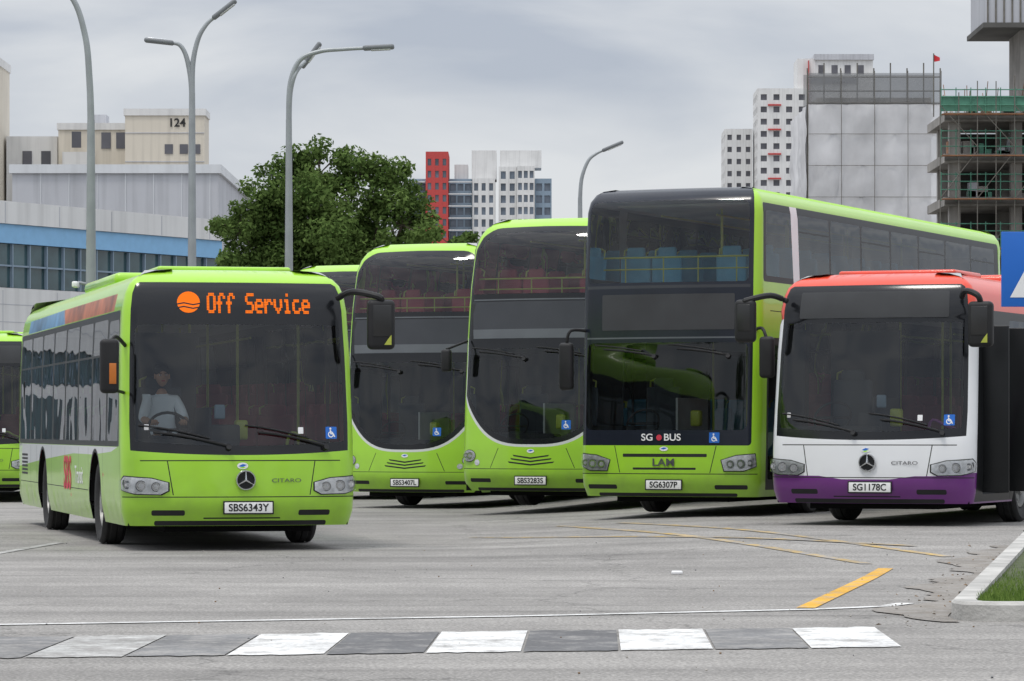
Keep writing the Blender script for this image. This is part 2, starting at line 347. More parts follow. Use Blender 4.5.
class Shell:
    """wrapped coach body: (s,t) = distance round the plan outline from the nose, height"""
    def __init__(self, hw, L_, bulge, rc, prof, rake, rr=.16):
        self.hw = hw; self.L = L_; self.prof = prof; self.rake = rake
        x1 = hw - rc
        for _ in range(20):
            a0 = math.atan(2 * bulge / x1); x1 = hw - rc + rc * math.sin(a0)
        cy = bulge + rc * math.cos(a0)
        pts = []
        for k in range(41):
            x = x1 * k / 40; sl = math.atan(2 * bulge * x / x1 / x1)
            pts.append((x, bulge * (x / x1) ** 2, math.sin(sl), -math.cos(sl)))
        for k in range(1, 17):
            a = a0 + (math.pi / 2 - a0) * k / 16; pts.append((hw - rc + rc * math.sin(a), cy - rc * math.cos(a), math.sin(a), -math.cos(a)))
        for k in range(1, 25): pts.append((hw, cy + (L_ - rr - cy) * k / 24, 1, 0))
        for k in range(1, 7):
            a = math.pi / 2 * k / 6; pts.append((hw - rr + rr * math.cos(a), L_ - rr + rr * math.sin(a), math.cos(a), math.sin(a)))
        pts.append((0, L_, 0, 1))
        self.S = [0]
        for i in range(1, len(pts)): self.S.append(self.S[-1] + math.hypot(pts[i][0] - pts[i - 1][0], pts[i][1] - pts[i - 1][1]))
        self.pts = pts; self.cy = cy; self.Ks = self.S[56]; self.Kf = self.S[40]; self.smax = self.S[-1]
        self.t0 = prof[0][0]; self.t1 = prof[-1][0]
    def sy(self, y): return self.Ks + y - self.cy
    def P(self, s, t, off=0.0):
        sg = -1 if s < 0 else 1; a = min(abs(s), self.smax)
        i = min(max(bisect.bisect_right(self.S, a) - 1, 0), len(self.S) - 2)
        f = (a - self.S[i]) / (self.S[i + 1] - self.S[i]); p, q = self.pts[i], self.pts[i + 1]
        x, y, nx, ny = [p[k] + (q[k] - p[k]) * f for k in range(4)]
        l = math.hypot(nx, ny); nx /= l; ny /= l
        ins = interp(self.prof, t)
        cc = 1; cz = 0
        if off:
            d = .02; sl = (interp(self.prof, t + d) - interp(self.prof, t - d)) / (2 * d)
            cz = sl / math.sqrt(1 + sl * sl); cc = 1 / math.sqrt(1 + sl * sl)
        x += nx * (-ins + off * cc); y += ny * (-ins + off * cc)
        if y < 1.6: y += interp(self.rake, t) * max(0, 1 - max(y, 0) / 1.6)
        return Vector((sg * x, y, t + off * cz))
    def nrm(self, s, t):
        ds = .03; dt = .03
        a0, a1 = max(-self.smax, s - ds), min(self.smax, s + ds); b0, b1 = max(self.t0, t - dt), min(self.t1, t + dt)
        n = (self.P(a1, t) - self.P(a0, t)).cross(self.P(s, b1) - self.P(s, b0))
        return n.normalized()
    def tri(self, polys, mb, off=0.0, domain=None, default=None, step=.09):
        V = []; E = []
        def addpoly(P, dom=False):
            Q = []
            for i in range(len(P)):
                a, b = P[i], P[(i + 1) % len(P)]
                near = min(abs(a[0]), abs(b[0])) < self.Ks + .1
                h = step if near else (.12 if dom else .6)
                n = max(1, int(math.ceil(math.hypot(b[0] - a[0], b[1] - a[1]) / h)))
                for k in range(n): Q.append((a[0] + (b[0] - a[0]) * k / n, a[1] + (b[1] - a[1]) * k / n))
            o = len(V); V.extend(Vector(q) for q in Q); E.extend((o + k, o + (k + 1) % len(Q)) for k in range(len(Q)))
        if domain:
            x0, x1, z0, z1 = domain; dp = [(x0, z0), (x1, z0), (x1, z1), (x0, z1)]; addpoly(dp, True)
        else:
            xs = [p[0] for _, P in polys for p in P]; zs = [p[1] for _, P in polys for p in P]
            x0, x1, z0, z1 = min(xs), max(xs), min(zs), max(zs)
        for _, P in polys: addpoly(P)
        ts = []
        for i in range(len(self.prof) - 1):
            a, b = self.prof[i][0], self.prof[i + 1][0]; n = max(1, int((b - a) / .14)); ts += [a + (b - a) * k / n for k in range(n)]
        def slist(sidestep):
            ss = []; s = 0.0
            while s < self.smax:
                ss.append(s)
                if s < self.Kf - .05: s += step
                elif s < self.Ks: s += .045
                elif s > self.Ks + (self.L - self.cy - .4): s += .07
                else: s += sidestep
            return sorted(set([-a for a in ss] + ss))
        sc_ = slist(.5); sf_ = slist(.12); tc_ = self.t1 - .45
        for t in ts:
            if not (z0 + .01 < t < z1 - .01): continue
            for a in (sf_ if t > tc_ else sc_):
                if x0 + .01 < a < x1 - .01: V.append(Vector((a, t)))
        vo, eo, fo, *_ = delaunay_2d_cdt(V, E, [], 0, 1e-5)
        W = [self.P(v[0], v[1], off) for v in vo]
        bb = [(min(p[0] for p in P), max(p[0] for p in P), min(p[1] for p in P), max(p[1] for p in P)) for _, P in polys]
        base = len(mb.V); mb.V.extend(W)
        if mb.NR is not None: mb.NR.extend(self.nrm(v[0], v[1]) for v in vo)
        for f in fo:
            cx = sum(vo[k][0] for k in f) / len(f); cyy = sum(vo[k][1] for k in f) / len(f)
            m = default
            for (mm, P), b in zip(polys, bb):
                if b[0] <= cx <= b[1] and b[2] <= cyy <= b[3] and pip(P, cx, cyy): m = mm
            if m is None or m == 'HOLE': continue
            mb.F.append([base + k for k in f]); mb.FM.append(mb.mi(m))
    def roof(self, mb, m):
        t = self.t1; ring = []
        n = 90
        for k in range(-n, n): ring.append(self.P(self.smax * k / n, t))
        c = Vector((0, self.L / 2, t + .03)); o = len(mb.V); mb.V.extend(ring + [c]); i = mb.mi(m)
        if mb.NR is not None: mb.NR.extend([Vector((0, 0, 1))] * (len(ring) + 1))
        for k in range(len(ring)): mb.F.append([o + k, o + (k + 1) % len(ring), o + len(ring)]); mb.FM.append(i)
def shellMB():
    m_ = MB(); m_.NR = []; return m_

def wheel(mb, x, y, side, r=.48):
    M = Matrix.Translation((x, y, r)) @ (Matrix.Rotation(math.pi, 4, 'Z') if side < 0 else Matrix.Identity(4))
    mb.lathe([(.28, .02), (.30, .07), (.36, .12), (r - .04, .13), (r - .008, .105), (r, .08), (r - .012, .05), (r - .012, .04), (r, .03), (r, -.03), (r - .012, -.04), (r, -.05), (r, -.1), (r - .04, -.14), (.3, -.14), (.02, -.14)], 'rubber', M, 40)
    mb.lathe([(.295, .085), (.27, .09), (.255, .02), (.19, -.005), (.17, .03), (.13, .035), (.12, .10), (.04, .115), (0.001, .115)], 'hub_metal', M, 32)
    for k in range(10):
        a = 2 * math.pi * k / 10; mb.lathe([(.016, .0), (.016, .04), (.001, .045)], 'hub_metal', M @ Matrix.Translation((0.0, .215 * math.cos(a), .215 * math.sin(a))), 6)
def arch(y, r=.57, z0=.27, zc=.48, sh=None, sg=1):
    P = []
    for k in range(17):
        a = math.radians(180 - 180 * k / 16); P.append((sg * sh.sy(y + r * math.cos(a)), zc + r * math.sin(a)))
    P.append((sg * sh.sy(y + r), z0)); P.append((sg * sh.sy(y - r), z0)); return P
def archliner(mb, y, sg, hw, r=.575, zc=.48):
    vs = []; fs = []
    for k in range(17):
        a = math.radians(180 * k / 16); yy = y + r * math.cos(a); zz = zc + r * math.sin(a)
        vs += [(sg * (hw - .005), yy, zz), (sg * (hw - .45), yy, zz)]
    for k in range(16): fs.append((2 * k, 2 * k + 1, 2 * k + 3, 2 * k + 2))
    mb.add(vs, fs, 'underbody')
def seat(mb, x, y, z, m, w=.44):
    mb.rbox((x, y, z + .42), (w, .42, .1), .03, m)
    mb.rbox((x, y + .24, z + .75), (w, .09, .62), .04, m)
    mb.rbox((x, y + .25, z + 1.1), (w * .6, .08, .16), .035, m)
    mb.tube([(x - w / 2 + .04, y + .24, z + 1.0), (x - w / 2 + .04, y + .27, z + 1.14), (x - w / 2 + .12, y + .27, z + 1.17)], .014, 'yellow_rail', 6)
    mb.box(x - .03, x + .03, y - .1, y + .1, z, z + .38, 'interior_dark')

GL = {'O': ["01110", "10001", "10001", "10001", "10001", "10001", "01110"], 'f': ["00110", "01001", "01000", "11100", "01000", "01000", "01000"],
      'S': ["01111", "10000", "10000", "01110", "00001", "00001", "11110"], 'e': ["00000", "00000", "01110", "10001", "11111", "10000", "01110"],
      'r': ["00000", "00000", "10110", "11001", "10000", "10000", "10000"], 'v': ["00000", "00000", "10001", "10001", "10001", "01010", "00100"],
      'i': ["00100", "00000", "01100", "00100", "00100", "00100", "01110"], 'c': ["00000", "00000", "01110", "10000", "10000", "10001", "01110"], ' ': ["00000"] * 7}
def ledtext(sh, mb, txt, s0, z0, px, pz):
    for ci, ch in enumerate(txt):
        for r in range(7):
            for c in range(5):
                if GL[ch][r][c] == '1':
                    a = s0 + (ci * 6 + c) * px; b = z0 + (6 - r) * pz
                    for (q0, q1) in ((-.25, .46), (.54, 1.25)):
                        for (w0, w1) in ((-.04, .44), (.5, .98)):
                            P = [(a + px * q0, b + pz * w0), (a + px * q1, b + pz * w0), (a + px * q1, b + pz * w1), (a + px * q0, b + pz * w1)]
                            mb.add([sh.P(p[0], p[1], .006) for p in P], [(0, 1, 2, 3)], 'led_orange')

def wc_badge(sh, rt, s, z, d=.13):
    mb = MB(); sh.tri([('ink_blue', rrect(s - d / 2, s + d / 2, z - d / 2, z + d / 2, .01))], mb, .006)
    sh.tri([('ink_white', circ(s - .005, z - .018, .034, n=14)), ('ink_blue', circ(s - .005, z - .018, .022, n=14))], mb, .009)
    sh.tri([('ink_white', circ(s - .01, z + .045, .012, n=10)), ('ink_white', [(s - .017, z + .03), (s - .003, z + .03), (s + .0, z - .004), (s + .03, z - .01), (s + .045, z - .045), (s + .03, z - .045), (s + .02, z - .02), (s - .012, z - .015)])], mb, .011)
    mb.obj('accessibility_badge', rt)

def mirror(mb, sh, sg, head, dims, top, sticker=True):
    hx, hy, hz = head
    mb.tube(smooth_path([top, (top[0] + sg * .12, top[1] - .25, top[2] + .06), (hx - sg * .03, hy - .04, top[2] + .0), (hx, hy, hz + dims[2] / 2 - .03)], 5), .036, 'trim_black', 8)
    mb.rbox(head, dims, .055, 'trim_black', None, 4)
    mb.rbox((hx, hy - dims[1] / 2, hz + .04), (dims[0] - .10, .012, dims[2] - .2), .005, 'mirror_back')
    mb.rbox((hx, hy + dims[1] / 2, hz), (dims[0] - .05, .01, dims[2] - .06), .004, 'chrome')
    if sticker:
        mb.add([(hx + .02, hy - dims[1] / 2 - .009, hz - dims[2] / 2 + .05), (hx + .10, hy - dims[1] / 2 - .009, hz - dims[2] / 2 + .05), (hx + .10, hy - dims[1] / 2 - .009, hz - dims[2] / 2 + .16), (hx + .06, hy - dims[1] / 2 - .009, hz - dims[2] / 2 + .11)], [(0, 1, 2, 3)], 'yellow_rail')

def wipers(sh, mb, zb, span=.95, up=.16):
    for (a, b, za) in ((-.15, -span, up), (span * .97, .18, up)):
        pts = [sh.P(a + (b - a) * k / 8, zb + za * math.sin(k / 8 * 1.3) * .75, .045) for k in range(9)]
        mb.tube(pts, .013, 'trim_black', 6)
        pts = [sh.P(a + (b - a) * (.25 + .95 * k / 8), zb + .03 + za * math.sin((.2 + .8 * k / 8) * 1.25), .03) for k in range(9)]
        mb.tube(pts, .010, 'trim_black', 6)
        mb.tube([sh.P(a, zb - .03, 0), sh.P(a, zb - .01, .06)], .03, 'trim_black', 8)

def headlamp(sh, rt, poly, spots):
    mb = MB()
    for P in (poly, mir(poly)):
        cx = sum(p[0] for p in P) / len(P); cz = sum(p[1] for p in P) / len(P)
        Q = [(cx + (p[0] - cx) * 1.06, cz + (p[1] - cz) * 1.12) for p in P]
        sh.tri([('gap', Q)], mb, .003, step=.05)
        sh.tri([('reflector', P)], mb, .005, step=.05)
        sh.tri([('lens', P)], mb, .03, step=.05)
    for (s, z, r) in spots:
        for sg in (1, -1):
            c = sh.P(sg * s, z, .012)
            for (rr_, m_, dy) in ((r, 'lamp_dark', 0), (r * .85, 'chrome', -.004), (r * .5, 'ink_white', -.008)):
                vs = [(c.x + rr_ * math.cos(2 * math.pi * k / 18), c.y + dy, c.z + rr_ * math.sin(2 * math.pi * k / 18)) for k in range(18)]
                mb.add(vs, [list(range(18))], m_)
    mb.obj('headlamps', rt)

def plate(sh, rt, txt, s, z, w=.52, h=.115):
    mb = MB(); c = sh.P(s, z, .02)
    mb.rbox((c.x, c.y + .003, z), (w + .03, .014, h + .03), .005, 'trim_black')
    mb.rbox((c.x, c.y, z), (w, .014, h), .005, 'plate_white')
    mb.obj('number_plate', rt)
    text(txt, h * .98, (c.x, c.y - .0095, z - .002), (90, 0, 0), 'ink_black', rt, 'plate_lettering', bold=.002, sx=.95)

def emblem_star(sh, rt, s, z, r):
    mb = MB(); c = sh.P(s, z, .03)
    ring = [(c.x + r * math.cos(2 * math.pi * k / 28), c.y, c.z + r * math.sin(2 * math.pi * k / 28)) for k in range(29)]
    mb.add([(c.x + r * math.cos(2 * math.pi * k / 28), c.y + .015, c.z + r * math.sin(2 * math.pi * k / 28)) for k in range(28)], [list(range(28))], 'gloss_black')
    mb.tube(ring, r * .1, 'chrome', 6)
    for k in range(3):
        a = math.radians(90 + 120 * k); mb.tube([(c.x, c.y, c.z), (c.x + r * math.cos(a), c.y, c.z + r * math.sin(a))], [r * .17, r * .04], 'chrome', 6)
    mb.obj('emblem', rt)
HW = 1.275
# ------------------------------------------------------------------ single-deck bus
def single_deck(loc, rz, scheme, led=False, plate_txt='', name='single_deck_bus', mirL=None, mirR=None, seatm='seat_red', z=0, opendoor=False):
    rt = root(name, (loc[0], loc[1], z), rz)
    prof = [(.27, .05), (.42, .01), (.6, 0), (1.15, 0), (2.1, .015), (2.6, .04), (2.78, .075), (2.88, .12), (2.95, .19), (3.0, .29), (3.035, .42), (3.05, .6)]
    rake = [(.27, .05), (.5, 0.0), (1.0, .03), (1.2, .06), (2.45, .24), (2.9, .28), (3.05, .33)]
    sh = Shell(HW, 12.0, .13, .25, prof, rake)
    B, U, LO = scheme['body'], scheme['upper'], scheme['lower']
    SM = sh.smax; S = sh.sy
    pol = []
    def full(m, z0, z1): pol.append((m, [(-SM, z0), (SM, z0), (SM, z1), (-SM, z1)]))
    if U != B: full(U, 2.5, 3.05)
    if LO != B:
        low = [(-SM, .27), (SM, .27), (SM, .72), (S(1.5), .66), (1.3, .64), (1.0, .60), (.6, .60), (.3, .56), (-.3, .56), (-.6, .60), (-1.0, .60), (-1.3, .64), (-S(1.5), .66), (-SM, .72)]
        pol.append((LO, low))
    if scheme.get('stripe'):
        for sg in (1, -1):
            P = [(S(1.2), 1.06), (S(3.0), 1.02), (S(5), 1.02), (S(8.5), .92), (S(11.9), .80), (S(11.9), 1.115), (S(.6), 1.115)]
            pol.append((scheme['stripe'], [(sg * a, b) for a, b in P][::sg]))
    pol.append(('trim_black', rrect(-.95, .95, .272, .325, .02)))
    def arcband(hw_, zb, zt, dip, rt_=.1):
        P = []
        for k in range(21):
            s = -hw_ + 2 * hw_ * k / 20; P.append((s, zb + dip * (s / hw_) ** 2))
        P += [(hw_ + .01, zb + dip + .3), (hw_ - .01, zt - rt_), (hw_ - .035, zt - .03), (hw_ - rt_, zt)]
        P += [(-hw_ + rt_, zt), (-hw_ + .035, zt - .03), (-hw_ + .01, zt - rt_), (-hw_ - .01, zb + dip + .3)]
        return P
    pol.append(('gloss_black', arcband(1.21, 1.03, 2.90, .05, .12)))
    pol.append(('windscreen', arcband(1.15, 1.13, 2.44, .05, .06)))
    pol.append(('gap', [(-1.1, .965), (1.1, .965), (1.1, .977), (-1.1, .977)]))
    for sg in (1, -1):
        pol.append(('gap', [(sg * .80, .965), (sg * (.80 + .012), .965), (sg * (.74 + .012), .60), (sg * .74, .60)][::sg]))
        pol.append(('gap', [(sg * 1.45, .3), (sg * 1.46, .3), (sg * 1.46, 2.5), (sg * 1.45, 2.5)][::sg]))
    pol.append(('gap', [(-1.35, .575), (1.35, .575), (1.35, .586), (-1.35, .586)]))
    pol.append(('trim_black', rrect(-.42, .42, .345, .36, .005)))
    for sg in (1, -1): pol.append(('trim_black', rrect(sg * .62, sg * .98, .38, .44, .02)))
    for sg in (1, -1):
        pol.append(('pillar_black', rrect(sg * S(.46), sg * S(11.75), 1.12, 2.60, .05)))
        if sg < 0:
            pol.append(('side_glass', rrect(-S(.54), -S(1.55), 1.18, 2.5, .08)))
            ys = [1.72 + 1.43 * k for k in range(8)]
        else:
            ys = [3.35, 4.75, 7.6, 9.0, 10.4]
            for q, (a, b) in enumerate(((.5, 1.85), (6.2, 7.5))):
                pol.append(('pillar_black', rrect(S(a), S(b), .36, 2.56, .05)))
                mid = (a + b) / 2
                if opendoor and q == 0:
                    pol.append(('pillar_black', rrect(S(.36), S(3.2), .29, 2.56, .02)))
                    pol.append(('HOLE', rrect(S(.66), S(1.8), .38, 2.4, .05)))
                else:
                    pol.append(('side_glass', rrect(S(a + .06), S(mid - .03), .5, 2.48, .05)))
                    pol.append(('side_glass', rrect(S(mid + .03), S(b - .06), .5, 2.48, .05)))
            pol.append(('side_glass', rrect(S(1.98), S(3.28), 1.18, 2.5, .05)))
        for y in ys:
            y1 = min(y + 1.28, 11.65)
            if y1 - y > .5:
                pol.append(('side_glass', rrect(sg * S(y), sg * S(y1), 1.18, 2.53, .05)))
                pol.append(('pillar_black', [(sg * S(y), 2.12), (sg * S(y1), 2.12), (sg * S(y1), 2.145), (sg * S(y), 2.145)][::sg]))
        for y in (2.0, 3.4, 4.4, 5.9, 7.5, 9.4, 10.2): pol.append(('gap', [(sg * S(y), .3), (sg * S(y + .012), .3), (sg * S(y + .012), 1.1), (sg * S(y), 1.1)][::sg]))
        pol.append(('gap', [(sg * S(3.4), .60), (sg * S(11.6), .60), (sg * S(11.6), .61), (sg * S(3.4), .61)][::sg]))
        pol.append(('amber', rrect(sg * S(1.9), sg * S(1.98), .78, .82, .01))); pol.append(('amber', rrect(sg * S(5.2), sg * S(5.3), .50, .54, .01)))
        for y in (2.72, 8.62):
            if not (opendoor and sg > 0 and y < 3): pol.append(('trim_black', arch(y, .61, .27, sh=sh, sg=sg)))
            pol.append(('HOLE', arch(y, sh=sh, sg=sg)))
        pol.append(('gloss_black', rrect(sg * (SM - .02), sg * (SM - 1.0), 1.5, 2.6, .06)))
        pol.append(('ink_red', rrect(sg * (SM - .9), sg * (SM - 1.12), .9, 1.3, .03)))
        for k in range(6): pol.append(('trim_black', rrect(sg * S(10.6), sg * S(11.4), .70 + k * .05, .73 + k * .05, .01)))
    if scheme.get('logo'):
        pol.append(('strip_orange', [(-S(1.2), 2.61), (-S(6.3), 2.61), (-S(6.7), 2.80), (-S(1.2), 2.80)][::-1]))  # orange-brown, then blue, strip above the side windows
        pol.append(('strip_blue', [(-S(6.3), 2.61), (-S(10.9), 2.61), (-S(10.9), 2.78), (-S(6.7), 2.80)][::-1]))
    mb = shellMB(); sh.tri(pol, mb, 0, (-SM, SM, .27, 3.05), B); sh.roof(mb, U)
    mb.obj('body_shell', rt, 40)
    mb = MB(); mb.rbox((0, 6.0, 3.10), (1.7, 3.2, .16), .07, U); mb.rbox((0, 1.9, 3.075), (1.5, 1.2, .08), .035, U); mb.obj('roof_unit', rt)
    mb = MB(); mb.box(-.8, .8, .35, 11.8, .20, .60, 'underbody'); mb.box(-1.2, 1.2, .30, 2.1, .27, .36, 'underbody'); mb.box(-1.2, 1.2, 3.35, 8.0, .27, .36, 'underbody'); mb.box(-1.2, 1.2, 9.25, 11.8, .27, .36, 'underbody')
    for sg in (1, -1):
        for y in (2.72, 8.62): archliner(mb, y, sg, HW - .01)
    mb.tube([(-1.0, 2.72, .48), (1.0, 2.72, .48)], .07, 'underbody'); mb.tube([(-1.0, 8.62, .48), (1.0, 8.62, .48)], .12, 'underbody')
    mb.obj('chassis', rt)
    mb = MB()
    for sg in (1, -1): wheel(mb, sg * 1.10, 2.72, sg); wheel(mb, sg * 1.10, 8.62, sg)
    mb.obj('wheels', rt)
    mb = MB()
    mb.box(-1.15, 1.15, .45, 11.7, .365, .42, 'interior_grey' if not opendoor else 'interior_dark')
    mb.box(-1.1, -.2, .75, 2.1, .42, .80, 'interior_dark')
    mb.rbox((-.55, .52, 1.06), (1.15, .35, .28), .05, 'interior_dark')
    mb.rbox((.55, .52, .95), (1.0, .3, .25), .05, 'interior_dark')
    mb.rbox((-.1, .62, 1.25), (.32, .12, .22), .03, 'interior_dark')
    mb.rbox((.12, .9, 1.30), (.14, .14, .22), .03, 'yellow_rail'); mb.rbox((-.1, 1.0, 1.5), (.12, .05, .16), .02, 'bld_bluegrey')
    mb.box(-.22, -.19, 1.0, 2.1, .8, 1.55, 'interior_dark')
    mb.box(-1.1, -.2, 2.1, 2.14, .42, 2.4, 'interior_dark')
    seat(mb, -.68, 1.45, .72, 'seat_dark', .5)
    c = Vector((-.68, .86, 1.30)); ring = [c + Vector((.23 * math.cos(a), .23 * math.sin(a) * .55, .23 * math.sin(a) * .83)) for a in [2 * math.pi * k / 24 for k in range(25)]]
    mb.tube(ring, .016, 'trim_black', 6); mb.tube([c + Vector((-.21, 0, 0)), c + Vector((.21, 0, 0))], .018, 'trim_black', 6); mb.tube([c, (-.68, .6, 1.0)], .03, 'trim_black', 6)
    for y in [3.2 + .85 * k for k in range(10)]:
        for x in (-.93, -.48, .48, .93):
            if x > 0 and 5.9 < y < 7.6: continue
            seat(mb, x, y, .42 + (.3 if y > 8 else 0), seatm)
    for (x, y) in ((-.25, 2.3), (.3, 2.3), (-.25, 4.6), (.3, 4.6), (-.25, 7), (.3, 7), (.95, 2.0), (.3, 9)):
        mb.tube([(x, y, .42), (x, y, 2.6)], .016, 'yellow_rail', 8)
    for x in (-.45, .45): mb.tube([(x, 2.3, 2.35), (x, 11, 2.35)], .014, 'yellow_rail', 6)
    mb.box(-1.0, 1.0, .5, 11.5, 2.66, 2.70, 'interior_grey')
    mb.box(-1.0, 1.0, .42, .46, 2.46, 2.70, 'interior_dark')
    mb.tube(smooth_path([(.95, .75, 1.15), (.80, .7, 1.2), (.62, .66, 1.25), (.55, .66, .8)], 5), .018, scheme['rail'], 8)
    if opendoor:
        mb.box(1.0, 1.04, 1.85, 3.2, .42, 2.5, 'interior_dark')
        mb.tube(smooth_path([(1.2, .8, 1.75), (1.30, 1.1, 1.7), (1.32, 1.45, 1.45), (1.28, 1.62, 1.0), (1.2, 1.7, .8)], 6), .026, 'purple_rail', 8)
        mb.box(1.17, 1.23, .62, .68, .42, 2.4, 'trim_black')
        for yy in (.70, 1.74): mb.rbox((1.36, yy, 1.4), (.44, .035, 2.0), .012, 'pillar_black')
    mb.obj('interior', rt)
    hp = [(.80, .735), (.98, .78), (1.30, .80), (1.37, .755), (1.36, .66), (1.15, .615), (.88, .61), (.80, .65)]
    headlamp(sh, rt, hp, [(.93, .69, .052), (1.09, .70, .06), (1.24, .71, .045)])
    mb = MB(); wipers(sh, mb, 1.13, .95, .20); mb.obj('wipers', rt)
    mb = MB()
    mr_ = mirR or (1.50, -.05, 2.44); ml_ = mirL or (-1.44, -.02, 1.98)
    mirror(mb, sh, 1, mr_, (.30, .15, .54), (1.10, .34, 2.74))
    if ml_[2] > 2.2: mirror(mb, sh, -1, ml_, (.26, .14, .52), (-1.10, .34, 2.72), False)
    else:
        mb.rbox(ml_, (.20, .13, .58), .05, 'trim_black', None, 4); mb.rbox((ml_[0], ml_[1] + .065, ml_[2]), (.15, .01, .5), .004, 'chrome')
        mb.tube(smooth_path([(-1.2, .45, 2.2), (-1.34, .2, 2.3), (ml_[0], ml_[1], 2.22)], 4), .022, 'trim_black', 6)
        mb.tube([(-1.22, .4, 1.7), (ml_[0], ml_[1], 1.74)], .018, 'trim_black', 6)
        mb.rbox((ml_[0] + .03, ml_[1] - .066, ml_[2] - .08), (.075, .01, .22), .004, 'amber')  # orange patch paints a reflection onto the mirror housing
    mb.obj('mirrors', rt)
    plate(sh, rt, plate_txt, .06, .465)
    emblem_star(sh, rt, .03, .76, .10)
    mb = MB(); sh.tri([('ink_white', circ(0, .915, .06, .035)), ('ink_blue', [(-.05, .91), (0, .935), (.05, .925), (0, .90)]), ('lime_clean', [(-.04, .895), (0, .905), (.045, .905), (0, .885)])], mb, .006); mb.obj('operator_badge', rt)
    text('CITARO', .06, (.48, sh.P(.48, .76, .012).y, .755), (90, 0, 3), 'lamp_dark', rt, sx=1.5)
    wc_badge(sh, rt, 1.0, 1.27)
    mb = MB(); sh.tri([('ink_white', rrect(.62, .68, 1.26, 1.33, .005)), ('ink_white', rrect(-1.05, -1.0, 1.3, 1.36, .005))], mb, .005); mb.obj('screen_labels', rt)
    mb = MB()
    if led:
        ledtext(sh, mb, 'Off Service', -.345, 2.565, .0176, .031)
        sh.tri([('led_orange', circ(-.55, 2.68, .125, .115, 24)), ('gloss_black', [(-.68, 2.665), (-.6, 2.68), (-.5, 2.66), (-.42, 2.675), (-.42, 2.66), (-.5, 2.645), (-.6, 2.665), (-.68, 2.65)]), ('gloss_black', [(-.68, 2.625), (-.6, 2.64), (-.5, 2.62), (-.42, 2.635), (-.42, 2.62), (-.5, 2.605), (-.6, 2.625), (-.68, 2.61)])], mb, .006, step=.03)
        mb.obj('destination_display', rt)
    else:
        sh.tri([('interior_dark', rrect(-.95, .95, 2.5, 2.82, .02))], mb, .004); mb.obj('destination_display', rt)
    if scheme.get('logo'):
        text('SBS', .56, (-HW - .004, 5.6, .76), (90, 0, -90), 'ink_red', rt, 'side_lettering', bold=.01)
        text('Transit', .30, (-HW - .004, 4.35, .76), (90, 0, -90), 'ink_white', rt, 'side_lettering')
    return rt, sh

